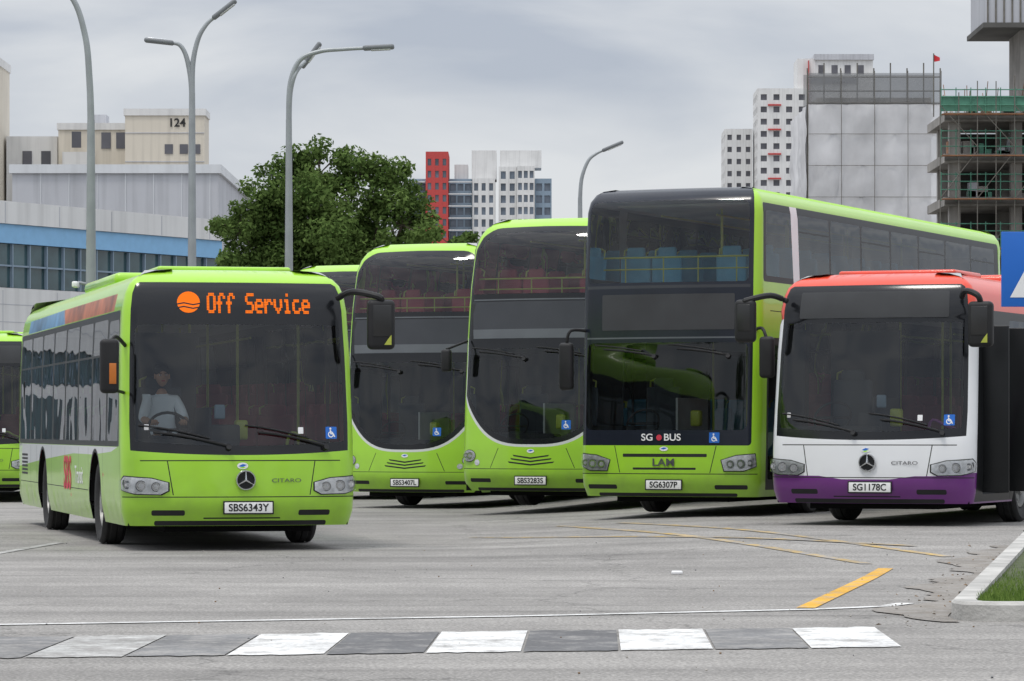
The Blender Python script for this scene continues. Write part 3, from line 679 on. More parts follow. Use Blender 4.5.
# ------------------------------------------------------------------ double-deck buses
def double_deck(loc, rz, style, plate_txt, z=0, seatm='seat_red', Lb=12.0, H=4.42):
    rt = root('double_decker_bus', (loc[0], loc[1], z), rz)
    if style == 'A':
        prof = [(.27, .06), (.42, .01), (.6, 0), (2.6, 0), (3.4, .02), (3.95, .06), (4.15, .12), (4.28, .22), (4.36, .34), (H, .55)]
        rake = [(.27, .08), (.5, 0), (1.0, .03), (1.6, .08), (2.5, .20), (3.3, .28), (4.0, .40), (4.42, .54)]
        sh = Shell(HW, Lb, .20, .30, prof, rake)
    else:
        prof = [(.27, .05), (.42, .01), (.6, 0), (3.0, 0), (4.1, .02), (4.25, .05), (4.35, .12), (4.40, .22), (H, .38)]
        rake = [(.27, .05), (.5, 0), (1.0, .02), (2.3, .09), (3.1, .11), (4.2, .18), (4.42, .26)]
        sh = Shell(HW, Lb, .11, .20, prof, rake)
    SM = sh.smax; S = sh.sy; pol = []
    for sg in (1, -1):
        pol.append(('pillar_black', rrect(sg * S(.30), sg * S(Lb - .3), 3.14, 4.20, .06)))
        n = 8; w = (Lb - .9) / n
        for k in range(n):
            y = .42 + w * k
            pol.append(('upper_side_glass', rrect(sg * S(y), sg * S(y + w - .08), 3.22, 4.10, .05)))
            if k % 2: pol.append(('pillar_black', [(sg * S(y), 3.86), (sg * S(y + w - .08), 3.86), (sg * S(y + w - .08), 3.885), (sg * S(y), 3.885)][::sg]))
        if style == 'B':
            pol.append(('white_paint', [(sg * S(1.66), 3.0), (sg * S(1.92), 3.0), (sg * S(1.85), 4.2), (sg * S(1.55), 4.2)][::sg]))
        pol.append(('pillar_black', rrect(sg * S(.5), sg * S(Lb - 1.5), 1.15, 2.35, .06)))
        for k in range(6):
            y = .6 + 1.6 * k
            pol.append(('side_glass', rrect(sg * S(y), sg * S(y + 1.5), 1.22, 2.28, .05)))
        if sg > 0:
            pol.append(('pillar_black', rrect(S(.48), S(1.75), .36, 2.4, .05)))
            pol.append(('side_glass', rrect(S(.55), S(1.09), .5, 2.3, .05))); pol.append(('side_glass', rrect(S(1.14), S(1.68), .5, 2.3, .05)))
        pol.append(('gap', [(sg * S(.6), 2.75), (sg * S(Lb - .4), 2.75), (sg * S(Lb - .4), 2.762), (sg * S(.6), 2.762)][::sg]))
        for y in (2.6, Lb - 3.3): pol.append(('HOLE', arch(y, sh=sh, sg=sg)))
        pol.append(('gloss_black', rrect(sg * (SM - .02), sg * (SM - 1.0), 3.2, 4.0, .06)))
    if style == 'A':
        def U(hw_, zb, zt, lift, p=3.2, rt_=.04):
            P = []
            for k in range(31):
                s = -hw_ + 2 * hw_ * k / 30; P.append((s, zb + lift * abs(s / hw_) ** p))
            P += [(hw_, zt - rt_), (hw_ - rt_, zt), (-hw_ + rt_, zt), (-hw_, zt - rt_)]
            return P
        def dome(hw_, zb, zs, dz, r=.42):
            return [(-hw_, zb), (hw_, zb)] + [(hw_ - r * (1 - math.cos(a)), zs + dz * math.sin(a)) for a in [math.pi / 2 * k / 8 for k in range(9)]] + [(.4, zs + dz + .008), (0, zs + dz + .012), (-.4, zs + dz + .008)] + [(-hw_ + r * (1 - math.cos(a)), zs + dz * math.sin(a)) for a in [math.pi / 2 * k / 8 for k in range(8, -1, -1)]]
        pol.append(('trim_silver', U(1.27, .935, 2.62, .745)))
        pol.append(('gloss_black', U(1.24, .975, 2.62, .74)))
        pol.append(('gloss_black', dome(1.25, 2.45, 3.75, .53)))
        pol.append(('upper_screen', dome(1.18, 3.26, 3.72, .47)))
        pol.append(('band_dark', [(-1.12, 2.58), (1.12, 2.58), (1.17, 3.14), (-1.17, 3.14)]))
        pol.append(('band_grey', [(-1.15, 3.16), (1.15, 3.16), (1.15, 3.18), (-1.15, 3.18)]))
        pol.append(('band_grey', [(-1.12, 2.58), (1.12, 2.58), (1.135, 2.72), (-1.135, 2.72)]))
        pol.append(('windscreen', U(1.18, 1.06, 2.42, .70)))
        for sg in (1, -1):
            pol.append(('gap', [(sg * .55, .92), (sg * .562, .92), (sg * .70, .62), (sg * .688, .62)][::sg]))
            pol.append(('trim_black', rrect(sg * .7, sg * 1.1, .40, .46, .02)))
        pol.append(('gap', [(-1.3, .60), (1.3, .60), (1.3, .61), (-1.3, .61)]))
        for k in range(3): pol.append(('trim_black', [(-.30 - .04 * k, .82 - k * .05), (0, .78 - k * .05), (.30 + .04 * k, .82 - k * .05), (.28 + .04 * k, .795 - k * .05), (0, .755 - k * .05), (-.28 - .04 * k, .795 - k * .05)]))
    else:
        pol.append(('navy_black', [(-1.42, 4.14), (1.20, 4.14), (1.20, 4.42), (-1.42, 4.42)]))
        pol.append(('navy_black', rrect(-1.38, 1.20, .955, 4.40, .05)))
        pol.append(('upper_screen', rrect(-1.18, 1.13, 3.14, 4.24, .06, rt=.12)))
        pol.append(('windscreen', rrect(-1.19, 1.14, 1.16, 2.33, .10)))
        pol.append(('band_grey', [(-1.2, 2.385), (1.16, 2.385), (1.16, 2.405), (-1.2, 2.405)]))
        pol.append(('band_dark', [(-1.2, 3.06), (1.16, 3.06), (1.16, 3.10), (-1.2, 3.10)]))
        pol.append(('gap', [(-1.3, .57), (1.3, .57), (1.3, .582), (-1.3, .582)]))
        pol.append(('trim_black', rrect(-.60, .60, .80, .845, .01)))
        pol.append(('trim_black', rrect(-.45, .45, .63, .66, .01)))
        for sg in (1, -1):
            pol.append(('gap', [(sg * .72, .95), (sg * .732, .95), (sg * .65, .59), (sg * .638, .59)][::sg]))
            pol.append(('trim_black', rrect(sg * .7, sg * 1.15, .37, .43, .02)))
    pol.append(('trim_black', rrect(-1.0, 1.0, .272, .32, .02)))
    mb = shellMB(); sh.tri(pol, mb, 0, (-SM, SM, .27, H), 'lime'); sh.roof(mb, 'lime')
    mb.obj('body_shell', rt, 40)
    mb = MB(); mb.box(-.8, .8, .35, Lb - .2, .20, .60, 'underbody'); mb.box(-1.2, 1.2, .35, 2.0, .27, .36, 'underbody'); mb.box(-1.2, 1.2, 3.2, Lb - 3.9, .27, .36, 'underbody'); mb.box(-1.2, 1.2, Lb - 2.7, Lb - .2, .27, .36, 'underbody')
    for sg in (1, -1):
        for y in (2.6, Lb - 3.3): archliner(mb, y, sg, HW - .01)
    mb.tube([(-1.0, 2.6, .48), (1.0, 2.6, .48)], .07, 'underbody')
    mb.obj('chassis', rt)
    mb = MB()
    for sg in (1, -1): wheel(mb, sg * 1.10, 2.6, sg, .49); wheel(mb, sg * 1.10, Lb - 3.3, sg, .49)
    mb.obj('wheels', rt)
    mb = MB()
    mb.box(-1.15, 1.15, .5, Lb - .3, .365, .42, 'interior_grey'); mb.box(-1.17, 1.17, .62, Lb - .3, 2.48, 2.62, 'interior_grey')
    mb.box(-1.15, 1.15, .44, .62, 2.46, 3.12, 'interior_dark')
    mb.rbox((-.45, .62, 1.0), (1.3, .35, .28), .05, 'interior_dark'); mb.rbox((.6, .62, .9), (.9, .3, .25), .05, 'interior_dark')
    mb.box(-1.1, -.2, .8, 2.2, .42, .78, 'interior_dark'); mb.box(-1.1, -.15, 2.2, 2.24, .42, 2.4, 'interior_dark')
    seat(mb, -.65, 1.5, .7, 'seat_dark', .5)
    mb.box(-.2, -.17, 1.0, 2.2, .78, 1.6, 'interior_grey')
    mb.rbox((.1, 1.0, 1.32), (.14, .14, .22), .03, 'yellow_rail')
    c = Vector((-.65, .92, 1.25)); ring = [c + Vector((.23 * math.cos(a), .23 * math.sin(a) * .55, .23 * math.sin(a) * .83)) for a in [2 * math.pi * k / 24 for k in range(25)]]
    mb.tube(ring, .016, 'trim_black', 6); mb.tube([c + Vector((-.21, 0, 0)), c + Vector((.21, 0, 0))], .018, 'trim_black', 6)
    for y in [1.15 + .82 * k for k in range(int((Lb - 2.0) / .82))]:
        for x in (-.93, -.47, .47, .93): seat(mb, x, y, 2.50, seatm)
    for y in [3.2 + .85 * k for k in range(8)]:
        for x in (-.93, -.48, .48, .93): seat(mb, x, y, .42, seatm)
    rz_ = 3.50
    mb.tube([(-1.12, .66, rz_), (1.12, .66, rz_)], .013, 'yellow_rail', 8); mb.tube([(-1.12, .66, rz_ - .16), (1.12, .66, rz_ - .16)], .010, 'yellow_rail', 8)
    for x in (-.8, -.25, .25, .8): mb.tube([(x, .66, 3.1), (x, .66, rz_)], .010, 'yellow_rail', 6)
    for k in range(7):
        for x in (-.25, .25):
            if (k + (x > 0)) % 2: mb.tube([(x, 1.6 + 1.4 * k, 2.62), (x, 1.6 + 1.4 * k, 4.25)], .018, 'yellow_rail', 8)
    for x in (-.4, .4): mb.tube([(x, 1.0, 4.08), (x, Lb - 1, 4.08)], .016, 'yellow_rail', 6)
    mb.box(-1.0, 1.0, .9, Lb - .6, 4.20, 4.23, 'interior_grey')
    for (x, y) in ((-.15, 2.35), (.35, 2.35), (.35, 4), (-.3, 4.2)): mb.tube([(x, y, .42), (x, y, 2.48)], .018, 'yellow_rail', 8)
    mb.obj('interior', rt)
    mb = MB()
    if style == 'A':
        hp = circ(1.12, .80, .13, .085, 16)
        headlamp(sh, rt, hp, [(1.09, .80, .055), (1.19, .805, .04)])
        m2 = MB()
        for sg in (1, -1): sh.tri([('reflector', circ(sg * .95, .70, .05, .045, 12))], m2, .006)
        m2.obj('fog_lamps', rt)
        wipers(sh, mb, 2.28, .95, .14)
        mb.rbox((-1.42, .1, 2.25), (.16, .12, .34), .045, 'trim_black'); mb.tube([(-1.2, .4, 2.55), (-1.42, .1, 2.42)], .02, 'trim_black')
        mb.rbox((1.42, .1, 2.25), (.16, .12, .34), .045, 'trim_black'); mb.tube([(1.2, .4, 2.55), (1.42, .1, 2.42)], .02, 'trim_black')
    else:
        hp = [(.80, .76), (1.0, .82), (1.25, .84), (1.27, .68), (1.10, .62), (.84, .62)]
        headlamp(sh, rt, hp, [(.92, .705, .055), (1.06, .71, .062), (1.18, .72, .045)])
        wipers(sh, mb, 2.16, .9, .12)
        mb.rbox((-1.42, .05, 2.02), (.20, .13, .64), .05, 'trim_black'); mb.tube(smooth_path([(-1.2, .3, 2.5), (-1.36, .05, 2.5), (-1.42, .05, 2.3)], 4), .022, 'trim_black')
        mb.rbox((1.46, .0, 2.12), (.20, .13, .55), .05, 'trim_black'); mb.tube(smooth_path([(1.2, .3, 2.5), (1.38, .05, 2.5), (1.46, .0, 2.35)], 4), .022, 'trim_black')
        text('SG', .13, (-.24, sh.P(-.24, 1.06, .012).y, 1.06), (90, 0, 0), 'ink_white', rt, 'lettering', .002, 1.1); text('BUS', .13, (.12, sh.P(.12, 1.06, .012).y, 1.06), (90, 0, 0), 'ink_white', rt, 'lettering', .002, 1.1)
        m2 = MB(); sh.tri([('ink_red', circ(-.07, 1.06, .04, n=14))], m2, .006); m2.obj('heart_badge', rt)
        text('LAM', .14, (0, sh.P(0, .72, .014).y, .725), (90, 0, 0), 'lamp_dark', rt, 'emblem', .003, 1.2)
        m2 = MB(); sh.tri([('interior_dark', rrect(-.95, .95, 2.5, 2.98, .02))], m2, .004); m2.obj('destination_display', rt)
    mb.obj('wipers_and_mirrors', rt)
    mb = MB(); zc = .875 if style == 'A' else .91
    sh.tri([('ink_white', circ(0, zc, .06, .03)), ('ink_blue', [(-.05, zc), (0, zc + .02), (.05, zc + .012), (0, zc - .01)])], mb, .006); mb.obj('operator_badge', rt)
    plate(sh, rt, plate_txt, 0, .43, .50)
    wc_badge(sh, rt, .70 if style == 'B' else .55, 1.27 if style == 'A' else 1.06, .14)
    return rt, sh

GREEN = dict(body='lime', upper='lime', lower='lime', rail='yellow_rail', stripe='white_paint', logo=True)
PURP = dict(body='white_paint', upper='red_paint', lower='purple_paint', rail='purple_rail')
def gz(x, y):
    def ss(a, b, t):
        t = min(1, max(0, (t - a) / (b - a))); return t * t * (3 - 2 * t)
    return .15 * ss(-1, 3.2, x) * ss(30, 42, y)

LBR = 13.4
lb, lsh = single_deck((-2.89, 37.6), LBR, GREEN, True, 'SBS6343Y')
single_deck((4.22, 41.85), -23, PURP, False, 'SG1178C', mirR=(1.42, 0.02, 2.40), mirL=(-1.50, -.02, 2.47), z=.15, opendoor=True)
single_deck((-9.75, 62.6), 4, dict(GREEN, logo=None), False, 'SBS6518R')
double_deck((2.02, 46.7), -23.3, 'B', 'SG6307P', z=gz(2.5, 47), seatm='seat_blue', Lb=12.4)
double_deck((.27, 52.6), -23, 'A', 'SBS3283S', z=gz(.8, 53) + .05, Lb=10.8)
double_deck((-1.78, 57.8), -23, 'A', 'SBS3407L', z=0, Lb=10.8)
double_deck((-3.45, 65.4), -23, 'A', 'SBS3311D', z=0, Lb=10.8)

# ------------------------------------------------------------------ driver
def skinned(name, verts, edges, radii, rootv, sub=2):
    me = bpy.data.meshes.new(name); me.from_pydata(verts, edges, []); o = bpy.data.objects.new(name, me); COL.objects.link(o)
    md = o.modifiers.new('Skin', 'SKIN')
    for i, r in enumerate(radii):
        sv = me.skin_vertices[0].data[i]; sv.radius = (r if isinstance(r, tuple) else (r, r)); sv.use_root = (i == rootv)
    sb = o.modifiers.new('Sub', 'SUBSURF'); sb.levels = sub; sb.render_levels = sub
    bpy.context.view_layer.update()
    dg = bpy.context.evaluated_depsgraph_get(); m2 = bpy.data.meshes.new_from_object(o.evaluated_get(dg))
    bpy.data.objects.remove(o); return m2
def driver():
    rt = root('bus_driver', lb.location, LBR)
    X = -.68
    V = [(X, 1.42, 1.20), (X, 1.47, 1.38), (X, 1.48, 1.56), (X, 1.46, 1.68), (X, 1.44, 1.77),
         (X - .16, 1.44, 1.63), (X - .24, 1.30, 1.42), (X - .17, 1.02, 1.38), (X - .15, .93, 1.38),
         (X + .16, 1.44, 1.63), (X + .24, 1.30, 1.42), (X + .17, 1.02, 1.38), (X + .15, .93, 1.38),
         (X - .10, 1.30, 1.18), (X - .12, .98, 1.18), (X - .12, .90, .86), (X + .10, 1.30, 1.18), (X + .12, .98, 1.18), (X + .12, .90, .86)]
    E = [(0, 1), (1, 2), (2, 3), (3, 4), (2, 5), (5, 6), (6, 7), (7, 8), (2, 9), (9, 10), (10, 11), (11, 12), (0, 13), (13, 14), (14, 15), (0, 16), (16, 17), (17, 18)]
    Rr = [.15, (.15, .11), (.16, .11), .07, .052, .07, .05, .034, .028, .07, .05, .034, .028, .09, .07, .05, .09, .07, .05]
    me = skinned('body', V, E, Rr, 0)
    for m_ in ('shirt', 'skin', 'trousers'): me.materials.append(MATS[m_])
    for p in me.polygons:
        c = p.center; p.use_smooth = True
        p.material_index = 2 if (c.z < 1.24 and c.y < 1.5) and abs(c.x - X) < .22 else (1 if (c.z > 1.70 or (c.y < 1.22)) else 0)
    o = bpy.data.objects.new('body', me); COL.objects.link(o); o.parent = rt
    for sg in (-1, 1):
        hx, hy, hz = X + sg * .16, .90, 1.385
        V = [(hx, hy + .03, hz), (hx, hy - .03, hz + .012)]; E = [(0, 1)]; Rr = [.026, (.036, .02)]
        for k, ln in enumerate((.07, .08, .075, .06)):
            bx = hx + (k - 1.5) * .019; i = len(V)
            V += [(bx, hy - .045, hz + .015), (bx, hy - .045 - ln * .35, hz - .005), (bx, hy - .03 - ln * .3, hz - .035)]
            E += [(1, i), (i, i + 1), (i + 1, i + 2)]; Rr += [.0095, .009, .008]
        i = len(V); V += [(hx - sg * .035, hy - .01, hz + .0), (hx - sg * .05, hy - .04, hz - .01)]; E += [(0, i), (i, i + 1)]; Rr += [.012, .0095]
        me = skinned('hand', V, E, Rr, 0, 1); me.materials.append(MATS['skin'])
        for p in me.polygons: p.use_smooth = True
        o = bpy.data.objects.new('hand', me); COL.objects.link(o); o.parent = rt
    bm = bmesh.new(); bmesh.ops.create_uvsphere(bm, u_segments=28, v_segments=20, radius=1)
    hc = Vector((X, 1.42, 1.90))
    for v in bm.verts:
        x, y, z_ = v.co
        w = .076 * (1 - .22 * max(0, -z_) ** 1.5); d = .095
        nx = x * w; ny = y * d * (1 - .12 * max(0, -z_)); nzz = z_ * .118
        if y < 0:
            ny *= 1 - .06 * abs(z_)
            g_ = math.exp(-((x / .16) ** 2 + ((z_ + .12) / .22) ** 2)); ny -= .022 * g_
            for sx in (-1, 1):
                ny += .010 * math.exp(-(((x - sx * .38) / .17) ** 2 + ((z_ - .05) / .13) ** 2))
            ny -= .006 * math.exp(-((x / .3) ** 2 + ((z_ + .46) / .09) ** 2))
            ny -= .008 * math.exp(-((x / .3) ** 2 + ((z_ + .8) / .16) ** 2))
        v.co = Vector((nx, ny, nzz)) + hc
    me = bpy.data.meshes.new('head'); bm.to_mesh(me); bm.free()
    for m_ in ('skin', 'hair', 'ink_red'): me.materials.append(MATS[m_])
    for p in me.polygons:
        c = p.center - hc; p.use_smooth = True
        if c.z > .055 or (c.y > .01 and c.z > -.03): p.material_index = 1
    o = bpy.data.objects.new('head', me); COL.objects.link(o); o.parent = rt
    mb = MB()
    mb.rbox(tuple(hc + Vector((0, .018, .055))), (.168, .20, .155), .07, 'hair', None, 5)
    for sg in (-1, 1):
        mb.rbox(tuple(hc + Vector((sg * .078, .01, -.005))), (.02, .035, .06), .008, 'skin')
        mb.rbox(tuple(hc + Vector((sg * .030, -.084, .008))), (.026, .01, .012), .004, 'ink_white'); mb.rbox(tuple(hc + Vector((sg * .030, -.089, .008))), (.011, .006, .011), .002, 'hair')
        mb.rbox(tuple(hc + Vector((sg * .030, -.090, .028))), (.036, .01, .007), .003, 'hair')
    mb.rbox(tuple(hc + Vector((0, -.095, -.056))), (.04, .008, .010), .003, 'ink_red')
    mb.obj('hair_and_features', rt)
driver()

# ------------------------------------------------------------------ ground
xs = [-3000, -800, -200, -80] + [-40 + .5 * k for k in range(161)] + [80, 200, 800, 3000]
ys = [-3000, -600, -100, -20] + [5 + .5 * k for k in range(151)] + [100, 150, 300, 900, 4000]
V = [(x, y, gz(x, y)) for y in ys for x in xs]; nx = len(xs)
F = [(j * nx + i, j * nx + i + 1, (j + 1) * nx + i + 1, (j + 1) * nx + i) for j in range(len(ys) - 1) for i in range(nx - 1)]
mb = MB(); mb.add(V, F, 'asphalt'); mb.obj('ground', None)

def strip(mb, P, Q, m, n, lift, m2=6):
    vs = []; fs = []
    for i in range(n + 1):
        t = i / n
        for k in range(m2 + 1):
            u = k / m2
            ax = P[0][0] + (P[1][0] - P[0][0]) * t; ay = P[0][1] + (P[1][1] - P[0][1]) * t
            bx = Q[0][0] + (Q[1][0] - Q[0][0]) * t; by = Q[0][1] + (Q[1][1] - Q[0][1]) * t
            x = ax + (bx - ax) * u; y = ay + (by - ay) * u; vs.append((x, y, gz(x, y) + lift))
    for i in range(n):
        for k in range(m2): a = i * (m2 + 1) + k; fs.append((a, a + m2 + 1, a + m2 + 2, a + 1))
    mb.add(vs, fs, m)
def line(mb, a, b, w, m, lift=.006):
    d = Vector((b[0] - a[0], b[1] - a[1])); n = Vector((-d.y, d.x)).normalized() * w / 2; k = max(1, int(d.length / .5))
    strip(mb, ((a[0] - n.x, a[1] - n.y), (b[0] - n.x, b[1] - n.y)), ((a[0] + n.x, a[1] + n.y), (b[0] + n.x, b[1] + n.y)), m, k, lift, 1)
rt = root('road_markings')
mb = MB()
pts = [(-9, 21.3), (-3.41, 23.3), (0, 24.35), (2.2, 25.3), (2.75, 25.75), (2.95, 26.2)]
for a, b in zip(pts[:-1], pts[1:]): line(mb, a, b, .13, 'paint_white')
mb.obj('stop_line', rt)
mb = MB()
def yb(x): return 20.45 + .20 * x
def yt(x): return 22.55 + .20 * x
def rag(P0, P1, Q0, Q1, m, rnd):
    n = 9; A = []; B_ = []
    for i in range(n + 1):
        t = i / n; A.append((P0[0] + (P1[0] - P0[0]) * t, P0[1] + (P1[1] - P0[1]) * t + rnd.uniform(-.04, .04))); B_.append((Q0[0] + (Q1[0] - Q0[0]) * t, Q0[1] + (Q1[1] - Q0[1]) * t + rnd.uniform(-.05, .05)))
    for i in range(n): strip(mb, (A[i], A[i + 1]), (B_[i], B_[i + 1]), m, 1, .006, 3)
x = 1.78; k = 0; rr_ = random.Random(4)
while x > -7:
    m_ = 'paint_white' if k < 4 else 'paint_white_worn'
    w = .55
    rag((x, yb(x)), (x + w, yb(x + w)), (x + .05, yt(x)), (x + w + .05, yt(x + w)), m_, rr_)
    if k > 0:
        a = x + w + .015; b = x + 1.14 - .015
        rag((a, yb(a)), (b, yb(b)), (a + .05, yt(a)), (b + .05, yt(b)), 'paint_dark' if 1 < k < 4 else 'paint_dark_worn', rr_)
    x -= 1.14; k += 1
mb.obj('pedestrian_crossing', rt)
mb = MB()
line(mb, (2.14, 25.5), (3.46, 32.4), .14, 'paint_yellow')
line(mb, (.62, 45.5), (3.37, 33.2), .13, 'paint_yellow_worn'); line(mb, (1.4, 45.5), (4.3, 34.5), .13, 'paint_yellow_worn')
line(mb, (-.5, 42), (4.2, 36.5), .13, 'paint_yellow_worn', .009)
mb.obj('yellow_bay_lines', rt)
mb = MB(); line(mb, (-5.6, 33.5), (-5.2, 40.3), .12, 'paint_white_worn'); line(mb, (-9.5, 29.0), (-5.6, 33.5), .12, 'paint_white_worn', .009); mb.obj('lane_line', rt)

rt = root('traffic_island')
outer = [(3.25, 23.75), (3.08, 23.85), (3.03, 24.05), (3.05, 24.3), (5.62, 38.2), (5.9, 38.8), (16, 39.5), (16, 23.75)]
def inset_poly(P, d):
    out = []
    n = len(P)
    for i in range(n):
        a = Vector(P[i - 1]); b = Vector(P[i]); c = Vector(P[(i + 1) % n])
        d1 = (b - a).normalized(); d2 = (c - b).normalized()
        n1 = Vector((d1.y, -d1.x)); n2 = Vector((d2.y, -d2.x)); nn = (n1 + n2).normalized(); k = d / max(.5, nn.dot(n1)); out.append(tuple(b + nn * k))
    return out
inner = inset_poly(outer, .17)
mb = MB(); n = len(outer); KH = .13
def band(A, B_, za, zb, m):
    vs = [(p[0], p[1], gz(*p) + za) for p in A] + [(p[0], p[1], gz(*p) + zb) for p in B_]
    mb.add(vs, [(i, (i + 1) % n, n + (i + 1) % n, n + i) for i in range(n)], m)
ch = inset_poly(outer, .02)
band(outer, outer, -.02, KH - .02, 'kerb_conc'); band(outer, ch, KH - .02, KH, 'kerb_conc'); band(ch, inner, KH, KH, 'kerb_conc'); band(inner, inner, KH, KH - .05, 'kerb_conc')
for t in range(1, 14):
    y = 24.3 + t * 1.0; xk = 3.05 + (y - 24.3) * .1849
    mb.box(xk - .004, xk + .16, y, y + .012, .02, KH + .003 + gz(xk, y), 'concrete_dark')
for t in range(1, 12): mb.box(3.1 + t, 3.112 + t, 23.746, 23.92, .02, KH + .003, 'concrete_dark')
mb.obj('kerb', rt)
mb = MB(); mb.add([(p[0], p[1], gz(*p) + KH - .035) for p in inner], [list(range(n))], 'soil'); mb.obj('soil', rt)
mb = MB()
vs = []; fs = []
for _ in range(30000):
    y = 23.9 + 14.5 * R.random() ** 1.5; x = 3.2 + (y - 24.3) * .185 + R.random() * 2.4
    if not pip(inner, x, y): continue
    h = R.uniform(.025, .075); a = R.random() * 6.28; w = .006; lx, ly = R.uniform(-.03, .03), R.uniform(-.03, .03); z0 = gz(x, y) + KH - .035; o = len(vs)
    vs += [(x - w * math.cos(a), y - w * math.sin(a), z0), (x + w * math.cos(a), y + w * math.sin(a), z0), (x + lx, y + ly, z0 + h)]; fs.append((o, o + 1, o + 2))
mb.add(vs, fs, 'grass_blades'); mb.obj('grass', rt, smooth=False)
mb = MB()
rnd = random.Random(21); prevL = prevR = None
for i in range(60):
    y = 23.6 + i * .22; xr = 3.03 + max(0, y - 24.3) * .1849 - .01
    wd = .42 + .14 * math.sin(i * .31) + .10 * math.sin(i * .83 + 1) + rnd.uniform(-.06, .06); wd *= min(1, .25 + i * .12)
    Lp = (xr - wd, y); Rp = (xr, y)
    if prevL: strip(mb, (prevL, Lp), (prevR, Rp), 'dirt', 1, .008, 3)
    prevL, prevR = Lp, Rp
mb.obj('gutter_silt', rt)
mb = MB()
for _ in range(90):
    y = 23 + 14 * rnd.random() ** 1.3; x = 3.0 + (y - 24.3) * .185 - abs(rnd.gauss(0, .25)) - .03
    s = rnd.uniform(.005, .014); z0 = gz(x, y) + .012; a = rnd.random() * 6.28
    if rnd.random() < .5: mb.add([(x + s * 1.6 * math.cos(a), y + s * 1.6 * math.sin(a), z0), (x - s * math.sin(a), y + s * math.cos(a), z0 + .012), (x - s * 1.6 * math.cos(a), y - s * 1.6 * math.sin(a), z0 + .004), (x + s * math.sin(a), y - s * math.cos(a), z0)], [(0, 1, 2, 3)], 'dead_leaf')
    else: mb.rbox((x, y, z0), (s * 1.5, s * 1.2, s), s * .3, 'pebble', None, 1)
for _ in range(100):
    y = rnd.uniform(18, 40); x = rnd.uniform(-6, 5); s = rnd.uniform(.004, .010); mb.rbox((x, y, gz(x, y) + .008), (s * 1.5, s * 1.2, s), s * .3, rnd.choice(['pebble', 'dead_leaf', 'pebble', 'lamp_dark']), None, 1)
mb.obj('road_grit', None)
mb = MB(); mb.rbox((1.48, 31.4, .02), (.10, .06, .035), .012, 'ink_white'); mb.obj('paper_litter')

rt = root('pedestrian_crossing_sign', (4.22, 28, 0), 4)
mb = MB(); mb.tube([(0, .04, .1), (0, .04, 2.95)], .03, 'galv', 12); mb.rbox((0, 0, 2.585), (.62, .012, .60), .004, 'ink_blue')
mb.add([(-.24, -.009, 2.36), (.24, -.009, 2.36), (0, -.009, 2.80)], [(0, 1, 2)], 'ink_white')
mb.add([(.0 + .03 * math.cos(2 * math.pi * k / 12), -.012, 2.65 + .03 * math.sin(2 * math.pi * k / 12)) for k in range(12)], [list(range(12))], 'ink_black')
for q in (((0, 2.62), (.0, 2.5)), ((0, 2.5), (-.06, 2.39)), ((0, 2.5), (.06, 2.39)), ((0, 2.6), (-.05, 2.53)), ((0, 2.6), (.05, 2.54))):
    mb.tube([(q[0][0], -.014, q[0][1]), (q[1][0], -.014, q[1][1])], .012, 'ink_black', 6)
mb.obj('sign_panel', rt)

# ------------------------------------------------------------------ street lamps
def lamp(loc, arms, h, r=.10):
    rt = root('street_lamp', (loc[0], loc[1], 0)); mb = MB()
    mb.tube([(0, 0, 0), (0, 0, .4), (0, 0, h * .5), (0, 0, h)], [r * 1.35, r * 1.1, r * .9, r * .62], 'galv', 12)
    mb.rbox((0, 0, .03), (.4, .4, .06), .02, 'galv'); mb.rbox((0, -r, 1.2), (.12, .03, .5), .01, 'lamp_head')
    for pts in arms:
        P = smooth_path([(0, 0, h - .05)] + pts, 7); n_ = len(P)
        mb.tube(P, [r * .6 * (1 - .4 * i / n_) for i in range(n_)], 'galv', 10)
        e = P[-1]; d = (P[-1] - P[-3]).normalized(); ang = math.atan2(d.z, d.x)
        M = Matrix.Translation(e + d * .3) @ Matrix.Rotation(-ang, 4, 'Y')
        mb.rbox((0, 0, 0), (.72, .26, .11), .045, 'lamp_head', M); mb.rbox((.05, 0, -.055), (.45, .2, .03), .01, 'reflector', M)
    mb.obj('pole_and_head', rt); return rt
l1 = lamp((-8.42, 70), [[(-.03, 0, 8.3), (-.12, 0, 9.2), (-.42, 0, 10.0), (-1.2, 0, 10.6), (-2.0, 0, 10.7)]], 7.5, .12)
mb = MB(); mb.tube([(0, 0, 4.2), (-.25, -.1, 4.25)], .03, 'galv'); mb.rbox((-.28, -.2, 4.2), (.12, .34, .12), .03, 'ink_white'); mb.tube([(0, 0, 3.95), (.25, -.1, 4.05)], .03, 'galv'); mb.rbox((.22, -.15, 4.0), (.12, .3, .12), .03, 'ink_white'); mb.obj('security_camera', l1)
lamp((-7.77, 85), [[(.02, 0, 10.2), (.15, 0, 10.8), (.35, 0, 11.15), (.55, 0, 11.33)], [(-.04, 0, 9.9), (-.15, 0, 10.4), (-.3, 0, 10.65), (-.5, 0, 10.7)]], 9.5, .12)
lamp((-5.1, 80), [[(.03, 0, 9.2), (.25, 0, 9.75), (.7, 0, 9.95), (1.2, 0, 10.0), (1.75, 0, 10.03)], [(.03, 0, 9.0), (.15, 0, 9.45), (.35, .3, 9.75)]], 8.4, .11)
lamp((-9.1, 150), [[(-.1, 0, 11.6), (-.5, 0, 12.1), (-1.0, 0, 12.2)]], 10.9, .12)
lamp((2.14, 110), [[(.05, 0, 9.2), (.25, 0, 9.75), (.5, 0, 9.98), (.75, 0, 10.1)]], 8.6, .11)

